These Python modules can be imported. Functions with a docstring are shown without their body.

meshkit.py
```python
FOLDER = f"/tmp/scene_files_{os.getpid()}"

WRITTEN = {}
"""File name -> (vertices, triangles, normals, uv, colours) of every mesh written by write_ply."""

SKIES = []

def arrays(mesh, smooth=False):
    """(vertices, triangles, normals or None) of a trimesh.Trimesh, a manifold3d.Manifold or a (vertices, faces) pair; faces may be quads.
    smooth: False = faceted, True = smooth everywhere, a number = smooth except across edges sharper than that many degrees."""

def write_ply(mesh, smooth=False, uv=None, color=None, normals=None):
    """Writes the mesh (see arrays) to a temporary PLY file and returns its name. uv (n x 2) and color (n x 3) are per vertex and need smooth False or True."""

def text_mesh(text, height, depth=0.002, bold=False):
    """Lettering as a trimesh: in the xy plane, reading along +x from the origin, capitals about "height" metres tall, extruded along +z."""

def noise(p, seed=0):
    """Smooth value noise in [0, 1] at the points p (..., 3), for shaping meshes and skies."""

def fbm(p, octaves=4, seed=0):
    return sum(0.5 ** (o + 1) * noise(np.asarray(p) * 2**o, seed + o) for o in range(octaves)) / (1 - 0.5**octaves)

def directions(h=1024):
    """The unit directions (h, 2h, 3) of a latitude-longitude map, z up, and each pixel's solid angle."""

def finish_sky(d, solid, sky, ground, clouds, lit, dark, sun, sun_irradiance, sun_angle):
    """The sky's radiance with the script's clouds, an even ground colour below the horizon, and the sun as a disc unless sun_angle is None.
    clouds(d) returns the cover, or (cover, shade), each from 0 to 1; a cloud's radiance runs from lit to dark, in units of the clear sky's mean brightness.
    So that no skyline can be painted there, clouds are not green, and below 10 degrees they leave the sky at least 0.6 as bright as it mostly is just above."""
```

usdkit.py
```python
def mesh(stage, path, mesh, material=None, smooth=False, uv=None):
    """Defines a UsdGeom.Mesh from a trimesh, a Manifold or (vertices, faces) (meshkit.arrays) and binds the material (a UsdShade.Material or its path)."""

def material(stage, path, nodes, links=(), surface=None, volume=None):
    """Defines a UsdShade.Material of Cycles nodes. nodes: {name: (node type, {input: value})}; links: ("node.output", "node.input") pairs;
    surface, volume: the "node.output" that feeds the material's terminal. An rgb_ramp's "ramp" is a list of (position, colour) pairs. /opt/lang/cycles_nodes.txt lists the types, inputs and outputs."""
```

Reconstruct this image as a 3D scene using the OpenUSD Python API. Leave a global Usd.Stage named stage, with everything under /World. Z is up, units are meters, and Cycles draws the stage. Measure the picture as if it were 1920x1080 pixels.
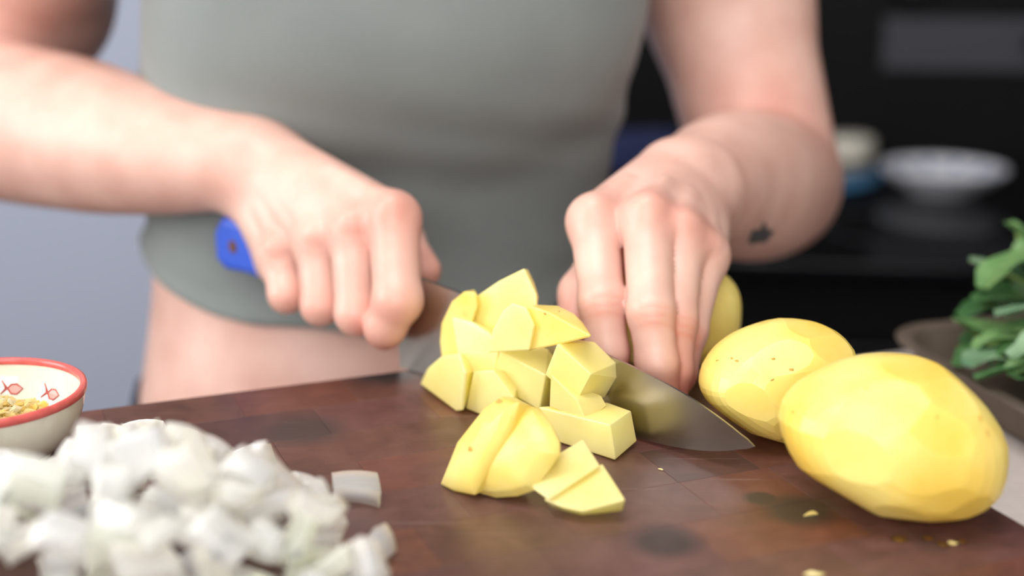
import math, random
import numpy as np, trimesh, manifold3d as m3, usdkit, meshkit
from pxr import Usd, UsdGeom, UsdLux, UsdShade, Gf, Sdf, Vt

stage = Usd.Stage.CreateInMemory()
UsdGeom.SetStageUpAxis(stage, UsdGeom.Tokens.z)
UsdGeom.SetStageMetersPerUnit(stage, 1.0)
W = UsdGeom.Xform.Define(stage, '/World')
UsdGeom.Scope.Define(stage, '/World/Looks')
random.seed(4); RNG = np.random.default_rng(11)

# ------------------------------------------------------------------ camera, light, exposure
TOP = 1.02                        # height of the cutting board's surface
FPX, PITCH, CAMZ = 2667.0, math.radians(15.4), TOP + 0.219
cam = UsdGeom.Camera.Define(stage, '/World/camera')
cam.CreateHorizontalApertureAttr(36.0); cam.CreateVerticalApertureAttr(20.25)
cam.CreateFocalLengthAttr(36.0 * FPX / 1920)
cam.CreateClippingRangeAttr(Gf.Vec2f(0.01, 50))
cam.CreateFStopAttr(3.4); cam.CreateFocusDistanceAttr(0.575)
cam.CreateExposureAttr(-0.1)
cx = UsdGeom.Xformable(cam); cx.AddTranslateOp().Set(Gf.Vec3d(0, 0, CAMZ)); cx.AddRotateXOp().Set(90 - math.degrees(PITCH))

def rect_light(name, pos, look, w, h, color, intensity):
    L = UsdLux.RectLight.Define(stage, '/World/' + name)
    L.CreateWidthAttr(w); L.CreateHeightAttr(h); L.CreateIntensityAttr(intensity); L.CreateColorAttr(Gf.Vec3f(*color))
    z = -np.array(look, float); z /= np.linalg.norm(z)
    x = np.cross([0, 0, 1], z); x /= np.linalg.norm(x); y = np.cross(z, x)
    M = Gf.Matrix4d(*x, 0, *y, 0, *z, 0, *map(float, pos), 1)
    UsdGeom.Xformable(L).AddTransformOp().Set(M)
    return L
# daylight through the tall window behind the camera and the one in the left wall
rect_light('daylight_front', (-0.25, -1.52, 1.95), (0, 1, 0), 1.9, 1.15, (1.0, 0.99, 0.97), 5.6)
rect_light('daylight_left', (-1.97, 0.15, 1.75), (1, 0, 0), 1.3, 1.2, (1.0, 0.985, 0.96), 7.0)
rect_light('ceiling_panel', (-0.35, 0.25, 2.57), (0, 0.001, -1), 1.2, 0.6, (1.0, 0.98, 0.95), 8.6)
dome = UsdLux.DomeLight.Define(stage, '/World/sky_dome'); dome.CreateIntensityAttr(0.3); dome.CreateColorAttr(Gf.Vec3f(0.85, 0.92, 1.0))

# ------------------------------------------------------------------ helpers
CP, SP = math.cos(PITCH), math.sin(PITCH)
def Q(px, py, Z):
    """the point of the place that the photograph shows at (px, py), Z metres along the view"""
    x, y = (px - 960) / FPX * Z, (py - 540) / FPX * Z
    return np.array([x, Z * CP - y * SP, CAMZ - Z * SP - y * CP])
def ray(px, py):
    return Q(px, py, 1.0) - np.array([0, 0, CAMZ])
def G(px, py, z=0.0):
    """the point at (px, py) at a height z over the board"""
    d = ray(px, py); t = (TOP + z - CAMZ) / d[2]
    return np.array([0, 0, CAMZ]) + t * d
def onplane(px, py, p0, n):
    d = ray(px, py); o = np.array([0, 0, CAMZ])
    return o + d * (np.dot(p0 - o, n) / np.dot(d, n))
def unit(v):
    v = np.asarray(v, float); return v / np.linalg.norm(v)

taken = {}
def numbered(parent, name):
    k = (parent, name); n = taken.get(k, 0); taken[k] = n + 1
    return parent + '/' + (name if n == 0 else f'{name}_{n:03d}')
def tag(prim, label=None, cat=None, group=None, kind=None):
    for k, v in (('label', label), ('category', cat), ('group', group), ('kind', kind)):
        if v: prim.SetCustomDataByKey(k, v)
    return prim
def thing(name, label, cat, loc=(0, 0, 0), rz=0, group=None, kind=None):
    p = numbered('/World', name)
    x = UsdGeom.Xform.Define(stage, p); x.AddTranslateOp().Set(Gf.Vec3d(*map(float, loc))); x.AddRotateZOp().Set(math.degrees(rz))
    tag(x.GetPrim(), label, cat, group, kind)
    return p
def obj(name, mesh, mat, parent='/World', smooth=30, normals=None, primvars=None, origin=None):
    """one Mesh prim; mesh in world coordinates unless its parent has a place, then origin (loc) is taken off"""
    p = numbered(parent, name)
    if normals is not None:
        v, f = mesh
        m = UsdGeom.Mesh.Define(stage, p)
        m.CreatePointsAttr(Vt.Vec3fArray.FromNumpy(np.asarray(v, np.float32)))
        m.CreateFaceVertexCountsAttr(Vt.IntArray.FromNumpy(np.full(len(f), 3, np.int32)))
        m.CreateFaceVertexIndicesAttr(Vt.IntArray.FromNumpy(np.asarray(f, np.int32).ravel()))
        m.CreateSubdivisionSchemeAttr('none')
        m.CreateNormalsAttr(Vt.Vec3fArray.FromNumpy(np.asarray(normals, np.float32))); m.SetNormalsInterpolation('vertex')
        UsdShade.MaterialBindingAPI.Apply(m.GetPrim()).Bind(mat)
    else:
        if origin is not None:
            v, f, _ = meshkit.arrays(mesh); mesh = (v - np.asarray(origin), f)
        m = usdkit.mesh(stage, p, mesh, mat, smooth=smooth)
    for k, a in (primvars or {}).items():
        UsdGeom.PrimvarsAPI(m).CreatePrimvar(k, Sdf.ValueTypeNames.FloatArray, 'vertex').Set(Vt.FloatArray.FromNumpy(np.asarray(a, np.float32)))
    return m.GetPrim()
def struct(name, mesh, mat, smooth=False, label=None):
    return tag(obj(name, mesh, mat, smooth=smooth), label, None, None, 'structure')
def copy_of(src, name, label, cat, group, matrix):
    p = numbered('/World', name)
    x = UsdGeom.Xform.Define(stage, p); x.AddTransformOp().Set(Gf.Matrix4d(*np.asarray(matrix, float).T.ravel()))
    x.GetPrim().GetReferences().AddInternalReference(src); x.GetPrim().SetInstanceable(True)
    tag(x.GetPrim(), label, cat, group)
    return p
def box(lo, hi):
    lo, hi = np.array(lo, float), np.array(hi, float)
    return trimesh.creation.box(hi - lo, trimesh.transformations.translation_matrix((lo + hi) / 2))
def rbox(lo, hi, r, n=8):
    """a box with rounded edges"""
    lo, hi = np.array(lo, float), np.array(hi, float)
    s = m3.Manifold.sphere(r, n)
    parts = [s.translate([lo[0]+r if i & 1 else hi[0]-r, lo[1]+r if i & 2 else hi[1]-r, lo[2]+r if i & 4 else hi[2]-r]) for i in range(8)]
    return tm(m3.Manifold.batch_hull(parts))
def tm(man):
    m = man.to_mesh(); return trimesh.Trimesh(np.array(m.vert_properties[:, :3], float), np.array(m.tri_verts), process=False)
def moved(mesh, loc=(0, 0, 0), rz=0, about=(0, 0, 0)):
    m = mesh.copy(); c, s = math.cos(rz), math.sin(rz)
    v = m.vertices - about
    m.vertices = np.c_[v[:, 0]*c - v[:, 1]*s, v[:, 0]*s + v[:, 1]*c, v[:, 2]] + about + np.asarray(loc)
    return m
def lathe(profile, n=64):
    """profile: (r, z) pairs, revolved about z"""
    pr = np.array(profile, float); k = len(pr)
    a = np.linspace(0, 2*math.pi, n, endpoint=False)
    v = np.stack([np.outer(np.cos(a), pr[:, 0]), np.outer(np.sin(a), pr[:, 0]), np.tile(pr[:, 1], (n, 1))], -1).reshape(-1, 3)
    f = []
    for i in range(n):
        j = (i + 1) % n
        for q in range(k - 1):
            f += [[i*k+q, j*k+q, j*k+q+1], [i*k+q, j*k+q+1, i*k+q+1]]
    m = trimesh.Trimesh(v, f, process=False); m.merge_vertices(); m.update_faces(m.nondegenerate_faces()); return m
def tube(path, radius, n=12, flat=1.0):
    """a round tube along points; radius a number or one per point"""
    path = np.asarray(path, float); r = np.broadcast_to(radius, len(path)); k = len(path)
    t = np.gradient(path, axis=0); t /= np.linalg.norm(t, axis=1)[:, None]
    ref = np.array([0, 0, 1.0]) if abs(t[0][2]) < .9 else np.array([1.0, 0, 0])
    v = []; 
    for i in range(k):
        a = unit(np.cross(t[i], ref)); b = np.cross(a, t[i]); 
        for j in range(n):
            q = 2*math.pi*j/n; v.append(path[i] + r[i]*(a*math.cos(q) + b*math.sin(q)*flat))
    v += [path[0], path[-1]]; f = []
    for i in range(k-1):
        for j in range(n):
            a, b = i*n+j, i*n+(j+1) % n
            f += [[a, b, b+n], [a, b+n, a+n]]
    for j in range(n):
        f += [[k*n, (j+1) % n, j], [k*n+1, (k-1)*n+j, (k-1)*n+(j+1) % n]]
    m = trimesh.Trimesh(np.array(v), f, process=False); trimesh.repair.fix_normals(m); return m

def mat(name, nodes, links=(), surface='p.BSDF', volume=None):
    return usdkit.material(stage, '/World/Looks/' + name, nodes, links, surface=surface, volume=volume)
def plain(name, color, rough=.5, bump=0, scale=80, vary=0, **kw):
    nodes = {'p': ('principled_bsdf', dict(base_color=color, roughness=rough, **kw)), 'tc': ('texture_coordinate', {})}
    links = []
    if bump or vary:
        nodes['n'] = ('noise_texture', dict(scale=scale, detail=4)); links.append(('tc.object', 'n.vector'))
    if vary:
        nodes['r'] = ('rgb_ramp', dict(ramp=[(.3, tuple(c*(1-vary) for c in color)), (.7, tuple(min(1, c*(1+vary)) for c in color))]))
        links += [('n.fac', 'r.fac'), ('r.color', 'p.base_color')]
    if bump:
        nodes['b'] = ('bump', dict(strength=bump, distance=.002)); links += [('n.fac', 'b.height'), ('b.normal', 'p.normal')]
    return mat(name, nodes, links)
# SRGB 0-255 to linear
def S(r, g, b):
    return tuple(float(((c/255+.055)/1.055)**2.4 if c > 10 else c/255/12.92) for c in (r, g, b))

# ------------------------------------------------------------------ materials
WALLBLUE = plain('painted_wall', S(196, 203, 226), .6, bump=.05, scale=60)
CEIL = plain('ceiling_paint', S(235, 235, 232), .8)
WALLWHITE = plain('white_wall', S(214, 214, 212), .7)
FLOORM = plain('floor_boards', S(96, 84, 76), .45, vary=.2, scale=4)
BLACKGLASS = plain('black_glass', (.002, .002, .003), .10, specular_ior_level=.3)
BLACKMATT = plain('black_enamel', (.003, .003, .0035), .5, specular_ior_level=.12)
STEEL = plain('brushed_steel', (.20, .20, .22), .38, metallic=1.0)
COUNTER = plain('quartz', S(196, 186, 182), .35, vary=.05, scale=120)

STAINS = [(G(572, 806), .020), (G(1246, 1016), .017), (G(1500, 958), .017), (G(1430, 935), .006), (G(720, 700), .020)]
def wood(name, lo, hi):
    nodes = {
        'g': ('geometry', {}),
        'n1': ('noise_texture', dict(scale=55, detail=6, roughness=.65, distortion=.6)),
        'n2': ('noise_texture', dict(scale=13, detail=4, roughness=.55)), 'n4': ('noise_texture', dict(scale=7, detail=4, roughness=.6)),
        'fine': ('mapping', dict(scale=(14, 420, 1), rotation=(0, 0, .9))), 'fine2': ('mapping', dict(scale=(16, 380, 1), rotation=(0, 0, -.35))),
        'n3': ('noise_texture', dict(scale=1, detail=2)), 'n5': ('noise_texture', dict(scale=1, detail=2)), 'mxs': ('math', dict(math_type='maximum')),
        'r': ('rgb_ramp', dict(ramp=[(.25, lo), (.65, hi)])),
        'st': ('rgb_ramp', dict(ramp=[(.60, (0, 0, 0)), (.70, (.55, .55, .55))])),
        'mx': ('mix', dict(color2=(.020, .018, .019))),
        'hz': ('rgb_ramp', dict(ramp=[(.45, (0, 0, 0)), (.75, (.42, .42, .42))])), 'mh': ('mix', dict(color2=(.215, .128, .122))),
        'sc': ('rgb_ramp', dict(ramp=[(.66, (0, 0, 0)), (.76, (.30, .30, .30))])), 'ms': ('mix', dict(color2=(.26, .18, .16))),
        'rr': ('map_range', dict(from_min=.3, from_max=.7, to_min=.34, to_max=.50)),
        'b': ('bump', dict(strength=.15, distance=.0005)), 'p': ('principled_bsdf', dict(specular_ior_level=.5)),
        'wob': ('math', dict(math_type='multiply_add', value2=.022, value3=-.011))}
    links = [('g.position', 'n1.vector'), ('g.position', 'n2.vector'), ('g.position', 'n4.vector'), ('g.position', 'fine.vector'), ('g.position', 'fine2.vector'), ('fine.vector', 'n3.vector'), ('fine2.vector', 'n5.vector'),
        ('n3.fac', 'mxs.value1'), ('n5.fac', 'mxs.value2'), ('n1.fac', 'r.fac'), ('n2.fac', 'st.fac'), ('n4.fac', 'hz.fac'), ('mxs.value', 'sc.fac'), ('n2.fac', 'wob.value1'), ('n2.fac', 'rr.value'), ('rr.result', 'p.roughness')]
    last = 'st.color'
    for k, (p_, r_) in enumerate(STAINS):
        nodes.update({f'd{k}': ('vector_math', dict(math_type='distance', vector2=tuple(p_))), f'a{k}': ('math', dict(math_type='add')), f'm{k}': ('map_range', dict(from_min=r_*.45, from_max=r_, to_min=.85, to_max=0, clamp=True)), f'x{k}': ('math', dict(math_type='maximum'))})
        links += [('g.position', f'd{k}.vector1'), (f'd{k}.value', f'a{k}.value1'), ('wob.value', f'a{k}.value2'), (f'a{k}.value', f'm{k}.value'), (f'm{k}.result', f'x{k}.value1'), (last, f'x{k}.value2')]; last = f'x{k}.value'
    links += [('r.color', 'mh.color1'), ('hz.color', 'mh.fac'), ('mh.color', 'mx.color1'), (last, 'mx.fac'), ('mx.color', 'ms.color1'), ('sc.color', 'ms.fac'), ('ms.color', 'p.base_color'), ('mxs.value', 'b.height'), ('b.normal', 'p.normal')]
    return mat(name, nodes, links)
WOODS = [wood('wood_%s' % n, a, b) for n, a, b in (
    ('red', (.058, .0170, .0115), (.128, .044, .030)), ('brown', (.052, .0185, .0130), (.110, .045, .033)),
    ('dark', (.034, .0138, .0118), (.074, .031, .026)), ('warm', (.066, .020, .0115), (.148, .053, .031)), ('plum', (.052, .0180, .0160), (.112, .046, .041)))]

def potato(name, skin, flesh, spots=True):
    return mat(name, {
        'g': ('geometry', {}), 'n': ('noise_texture', dict(scale=28, detail=3)), 'n2': ('noise_texture', dict(scale=70, detail=2)), 'v': ('voronoi_texture', dict(scale=34)),
        'r': ('rgb_ramp', dict(ramp=[(.35, skin), (.62, flesh)])),
        'sp': ('rgb_ramp', dict(ramp=[(.70, (0, 0, 0)), (.80, (1, 1, 1))])), 'mm': ('math', dict(math_type='multiply', value2=.30 if spots else 0)),
        'mx': ('mix', dict(color2=S(196, 138, 40))),
        'b': ('bump', dict(strength=.08, distance=.001)),
        'p': ('principled_bsdf', dict(roughness=.34, subsurface_weight=.35, subsurface_scale=.006, subsurface_radius=(1, .75, .25), specular_ior_level=.5)),
    }, [('g.position', 'n.vector'), ('g.position', 'n2.vector'), ('n.fac', 'r.fac'), ('n2.fac', 'sp.fac'), ('sp.color', 'mm.value1'), ('mm.value', 'mx.fac'), ('r.color', 'mx.color1'), ('mx.color', 'p.base_color'),
        ('n2.fac', 'b.height'), ('b.normal', 'p.normal')])
PEELED = potato('peeled_potato', S(242, 199, 88), S(248, 219, 126))
CUT = potato('cut_potato', S(246, 219, 122), S(249, 229, 146), spots=False)
RIND = PEELED

SKIN = mat('skin', {
    'at': ('attribute', dict(attribute='flush')), 'g': ('geometry', {}),
    'n': ('noise_texture', dict(scale=40, detail=4)), 'r': ('rgb_ramp', dict(ramp=[(.3, S(207, 161, 147)), (.7, S(221, 180, 166))])),
    'mx': ('mix', dict(color2=S(214, 128, 112))), 'n2': ('voronoi_texture', dict(scale=900)), 'b': ('bump', dict(strength=.06, distance=.0004)),
    'p': ('principled_bsdf', dict(roughness=.40, subsurface_weight=.15, subsurface_scale=.006, subsurface_radius=(1, .35, .2), specular_ior_level=.42)),
}, [('g.position', 'n.vector'), ('g.position', 'n2.vector'), ('n.fac', 'r.fac'), ('at.fac', 'mx.fac'), ('r.color', 'mx.color1'), ('mx.color', 'p.base_color'), ('n2.distance', 'b.height'), ('b.normal', 'p.normal')])
SHIRT = mat('sage_jersey', {
    'g': ('geometry', {}), 'w': ('wave_texture', dict(wave_type='bands', bands_direction='x', scale=420, distortion=.4)), 'n': ('noise_texture', dict(scale=12, detail=3)),
    'r': ('rgb_ramp', dict(ramp=[(.3, S(121, 127, 126)), (.7, S(131, 137, 135))])), 'b': ('bump', dict(strength=.12, distance=.0005)),
    'p': ('principled_bsdf', dict(roughness=.85, sheen_weight=.15)),
}, [('g.position', 'w.vector'), ('g.position', 'n.vector'), ('n.fac', 'r.fac'), ('r.color', 'p.base_color'), ('w.fac', 'b.height'), ('b.normal', 'p.normal')])
NAVY = plain('navy_cotton', S(28, 34, 52), .8)
BLADE = mat('blade_steel', {
    'g': ('geometry', {}), 'm': ('mapping', dict(scale=(60, 60, 1600))), 'n': ('noise_texture', dict(scale=1, detail=3)), 'b': ('bump', dict(strength=.05, distance=.0003)),
    'p': ('principled_bsdf', dict(base_color=(.40, .37, .35), metallic=1.0, roughness=.30))},
    [('g.position', 'm.vector'), ('m.vector', 'n.vector'), ('n.fac', 'b.height'), ('b.normal', 'p.normal')])
BLUEHANDLE = plain('blue_handle', S(48, 84, 190), .4)
RIVET = plain('rivet', S(120, 84, 70), .4, metallic=.6)

# ------------------------------------------------------------------ the room
U2 = np.array([.9275, .374]); V2 = np.array([.374, -.9275])      # along the island's far edge, and from it towards the camera
ANG = math.atan2(U2[1], U2[0])
CORNER = np.array([.0916, .7036])                                  # the board's far right corner
struct('floor', box((-2, -1.6, -.05), (2.4, 2.6, 0)), FLOORM)
struct('ceiling', box((-2, -1.6, 2.6), (2.4, 2.6, 2.65)), CEIL)
struct('wall_back', box((-2, 2.6, 0), (2.4, 2.7, 2.6)), WALLBLUE)
struct('wall_right', box((2.4, -1.6, 0), (2.5, 2.7, 2.6)), WALLWHITE)
def holed(lo, hi, hlo, hhi):
    a = m3.Manifold.cube(np.array(hi, float) - lo).translate(lo); b = m3.Manifold.cube(np.array(hhi, float) - hlo).translate(hlo)
    return tm(a - b)
struct('wall_left', holed((-2.1, -1.6, 0), (-2, 2.7, 2.6), (-2.2, -.5, 1.15), (-1.9, .8, 2.35)), WALLWHITE)
struct('wall_front', holed((-2, -1.7, 0), (2.4, -1.6, 2.6), (-1.2, -1.8, 1.37), (.7, -1.5, 2.53)), WALLWHITE)
TRIMW = plain('white_trim', S(232, 232, 228), .4)
def window(name, lo, hi, axis):
    p = thing(name, None, None, kind='structure'); lo, hi = np.array(lo), np.array(hi); t = .05
    a = 1 - axis                                                   # the horizontal axis along the wall
    def bar(alo, ahi, zlo, zhi):
        l, h = lo.copy(), hi.copy(); l[a], h[a], l[2], h[2] = alo, ahi, zlo, zhi; return box(l, h)
    for args in ((lo[a], lo[a]+t, lo[2], hi[2]), (hi[a]-t, hi[a], lo[2], hi[2]), (lo[a]+t, hi[a]-t, lo[2], lo[2]+t), (lo[a]+t, hi[a]-t, hi[2]-t, hi[2])):
        obj('window_frame', bar(*args), TRIMW, p, smooth=False)
    m = (lo[a] + hi[a]) / 2
    obj('mullion', bar(m-.02, m+.02, lo[2]+t, hi[2]-t), TRIMW, p, smooth=False)
window('window_1', (-1.2, -1.68, 1.37), (.7, -1.62, 2.53), 1)
window('window_2', (-2.08, -.5, 1.15), (-2.02, .8, 2.35), 0)

# the island the board lies on
def isl(u, v, z):                                                   # island coordinates: u along the far edge from the corner, v towards the camera
    q = CORNER + U2 * u + V2 * v; return np.array([q[0], q[1], TOP + z])
def isl_box(u0, u1, v0, v1, z0, z1, r=.003):
    m = rbox((u0, -v1, z0), (u1, -v0, z1), r)
    return moved(m, (CORNER[0], CORNER[1], TOP), ANG)
isle = thing('kitchen_island', 'pale quartz worktop on a white base under the cutting board and tray', 'kitchen island')
obj('worktop', isl_box(-1.0, .75, -.04, .62, -.07, -.04), COUNTER, isle)
obj('base', moved(box((-.95, -.34, -TOP), (.7, -.02, -.07)), (CORNER[0], CORNER[1], TOP), ANG), WALLWHITE, isle, smooth=False)

# cutting board of end-grain blocks
board = thing('cutting_board', 'dark reddish brown end-grain wooden cutting board with knife marks', 'cutting board')
BU, BV, BH = .50, .37, .0399
rr = random.Random(7); nr = 11; rw = BV / nr
for i in range(nr):
    u = -BU
    while u < -1e-6:
        L = rr.uniform(.034, .062)
        if u + L > -.028: L = -u
        m = moved(rbox((u, -(i+1)*rw, -BH), (u+L, -i*rw, -rr.uniform(0, .00004)), .00018, 4), (CORNER[0], CORNER[1], TOP), ANG)
        obj('wood_block', m, WOODS[rr.choice([0, 0, 1, 1, 2, 3, 4, 4])], board, smooth=30)
        u += L

# ------------------------------------------------------------------ knife
HEEL = G(750, 690); KD = unit(G(1200, 828) - HEEL); KN = np.array([KD[1], -KD[0], 0])    # along the blade to its tip; out of its near face
if KN[1] > 0: KN = -KN
UP = np.array([0, 0, 1.0])
def kn(s, n, z): return HEEL + KD*s + KN*n + UP*z
knife = thing('chef_knife', "chef's knife with a wide steel blade and blue handle cutting the potato", 'knife')
ss = np.array([0, .014, .05, .09, .13, .15, .167, .18, .19, .196, .199])
zs = np.array([.0485, .048, .0445, .0398, .0338, .0302, .0262, .0216, .0176, .0146, .0128])
ze = np.array([0.0005, .0005, .0005, .0005, .0008, .0014, .0028, .0052, .0084, .0109, .0124])
S_ = np.linspace(0, .199, 60); Zs = np.interp(S_, ss, zs); Ze = np.interp(S_, ss, ze)
Zs = np.convolve(np.pad(Zs, 2, mode='edge'), np.ones(5)/5, 'valid'); Ze = np.convolve(np.pad(Ze, 2, mode='edge'), np.ones(5)/5, 'valid'); Zs[-1], Ze[-1] = .0128, .0124
v, f, K = [], [], 6
for s, a, b in zip(S_, Zs, Ze):
    w = .0011 * (1 - .6 * s / .199); h = a - b
    for (n, z) in ((-w, a-.0002), (w, a-.0002), (w*.55, b+h*.35), (0.00005, b), (-.00005, b), (-w*.55, b+h*.35)): v.append(kn(s, n, z))
for i in range(len(S_)-1):
    for j in range(K):
        a, b = i*K+j, i*K+(j+1) % K
        f += [[a, b, b+K], [a, b+K, a+K]]
for base, sgn in ((0, 1), ((len(S_)-1)*K, -1)):
    for j in range(1, K-1): f.append([base, base+j+1, base+j][::sgn])
bm = trimesh.Trimesh(np.array(v), f, process=False); trimesh.repair.fix_normals(bm)
obj('blade', bm, BLADE, knife, smooth=25)
def kprism(prof, n0, r=.003):
    """a rounded solid: profile of (s, z) points, from -n0 to n0 across"""
    sp = m3.Manifold.sphere(r, 12); parts = []
    for s, z in prof:
        for n in (-n0, n0): parts.append(sp.translate(list(kn(s, n, z))))
    return m3.Manifold.batch_hull(parts)
obj('bolster', tm(kprism([(-.003, .044), (-.003, .026), (-.014, .043), (-.014, .026)], .0042, .003)), BLADE, knife)
h1 = kprism([(-.016, .046), (-.016, .032), (-.06, .049), (-.06, .031)], .0035, .004)
h2 = kprism([(-.06, .050), (-.06, .030), (-.105, .053), (-.105, .034)], .006, .004)
h3 = kprism([(-.105, .053), (-.105, .034), (-.121, .054), (-.121, .033), (-.126, .048), (-.126, .036)], .0062, .004)
obj('handle', tm(h1 + h2 + h3), BLUEHANDLE, knife)
h1g = kprism([(-.002, .0465), (-.002, .026), (-.06, .0495), (-.06, .0305)], .0040, .004) + kprism([(-.002, .0450), (-.002, .0250), (-.015, .0440), (-.015, .0250)], .0052, .003) + kprism([(-.001, .0482), (-.001, 0), (.06, .044), (.06, 0)], .0010, .0003)
h2g = kprism([(-.06, .0505), (-.06, .0295), (-.105, .0535), (-.105, .0335)], .0064, .004)
h3g = kprism([(-.105, .0535), (-.105, .0335), (-.121, .0545), (-.121, .0325), (-.1265, .0485), (-.1265, .0355)], .0066, .004)
for s, z in ((-.03, .039), (-.075, .041), (-.113, .0435)):
    c = m3.Manifold.cylinder(.021, .0034, circular_segments=24).translate([0, 0, -.0105])
    t = tm(c); M = np.eye(4); M[:3, 0], M[:3, 1], M[:3, 2], M[:3, 3] = KD, UP, KN, kn(s, 0, z); t.apply_transform(M)
    obj('rivet', t, RIVET, knife + '/handle')

# ------------------------------------------------------------------ potatoes
def facets(center, axes, R, cuts, seed, res=64, deep=(.915, .965)):
    """a peeled potato: a rounded body with the flat strips that the peeler left"""
    s = m3.Manifold.sphere(1.0, res).warp_batch(lambda p: p / (np.abs(p)**2.7).sum(1, keepdims=True)**(1/2.7) * np.asarray(axes) * (1 + .035*np.sin(2.1*p[:, :1] + seed) + .02*np.cos(3*p[:, 1:2] + seed)))
    r = random.Random(seed); ax = np.asarray(axes)
    for i in range(cuts):
        a = 2*math.pi*(i + r.uniform(-.25, .25)) / cuts; e = [0, .35, -.1, -.42, .1, .7, 0, -.75][i % 8] + r.uniform(-.08, .08)
        n = np.array([math.sin(e), math.cos(e)*math.cos(a), math.cos(e)*math.sin(a)])
        h = (np.abs(ax*n)**(2.7/1.7)).sum()**(1.7/2.7)                 # how far the body reaches along n
        s = s.trim_by_plane(list(-n), float(-h*r.uniform(*deep)))
    v = tm(s); v = trimesh.Trimesh(v.vertices, v.faces); v.merge_vertices()
    v.vertices = v.vertices @ np.asarray(R) + center
    return v
def frame(xdir, up=UP):
    x = unit(xdir); z = unit(np.asarray(up) - x*np.dot(up, x)); return np.array([x, np.cross(z, x), z])
def rest_z(m, z=TOP + .0002):
    m = m.copy(); m.vertices[:, 2] += z - m.vertices[:, 2].min(); return m
EYE = plain('potato_eye', S(200, 150, 66), .5)
def eye(mesh, px, py, r, parent, squash=.6, turn=0.):
    """a brown eye: a small dented patch on the surface where the photograph shows it"""
    o = np.array([0, 0, CAMZ]); d = unit(ray(px, py))
    loc, _, tri = mesh.ray.intersects_location([o], [d])
    if not len(loc): return
    i = np.argmin(((loc - o)**2).sum(1)); n = mesh.face_normals[tri[i]]; p = loc[i]
    a = unit(np.cross(n, UP)); b = np.cross(n, a); a, b = a*math.cos(turn) + b*math.sin(turn), b*math.cos(turn) - a*math.sin(turn)
    c = [p + n*.0001]; k = 14; rr_ = random.Random(int(px*7 + py))
    ring = [r*rr_.uniform(.75, 1.2) for _ in range(k)]
    v = [p + n*.00035] + [p + n*.00022 + (a*math.cos(2*math.pi*j/k) + b*squash*math.sin(2*math.pi*j/k))*ring[j]*.6 for j in range(k)] + [p - n*.0004 + (a*math.cos(2*math.pi*j/k) + b*squash*math.sin(2*math.pi*j/k))*ring[j] for j in range(k)]
    f = []
    for j in range(k):
        q = (j+1) % k; f += [[0, 1+j, 1+q], [1+j, 1+k+j, 1+k+q], [1+j, 1+k+q, 1+q]]
    obj('eye_spot', trimesh.Trimesh(np.array(v), f, process=False), EYE, parent, smooth=True)

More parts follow.
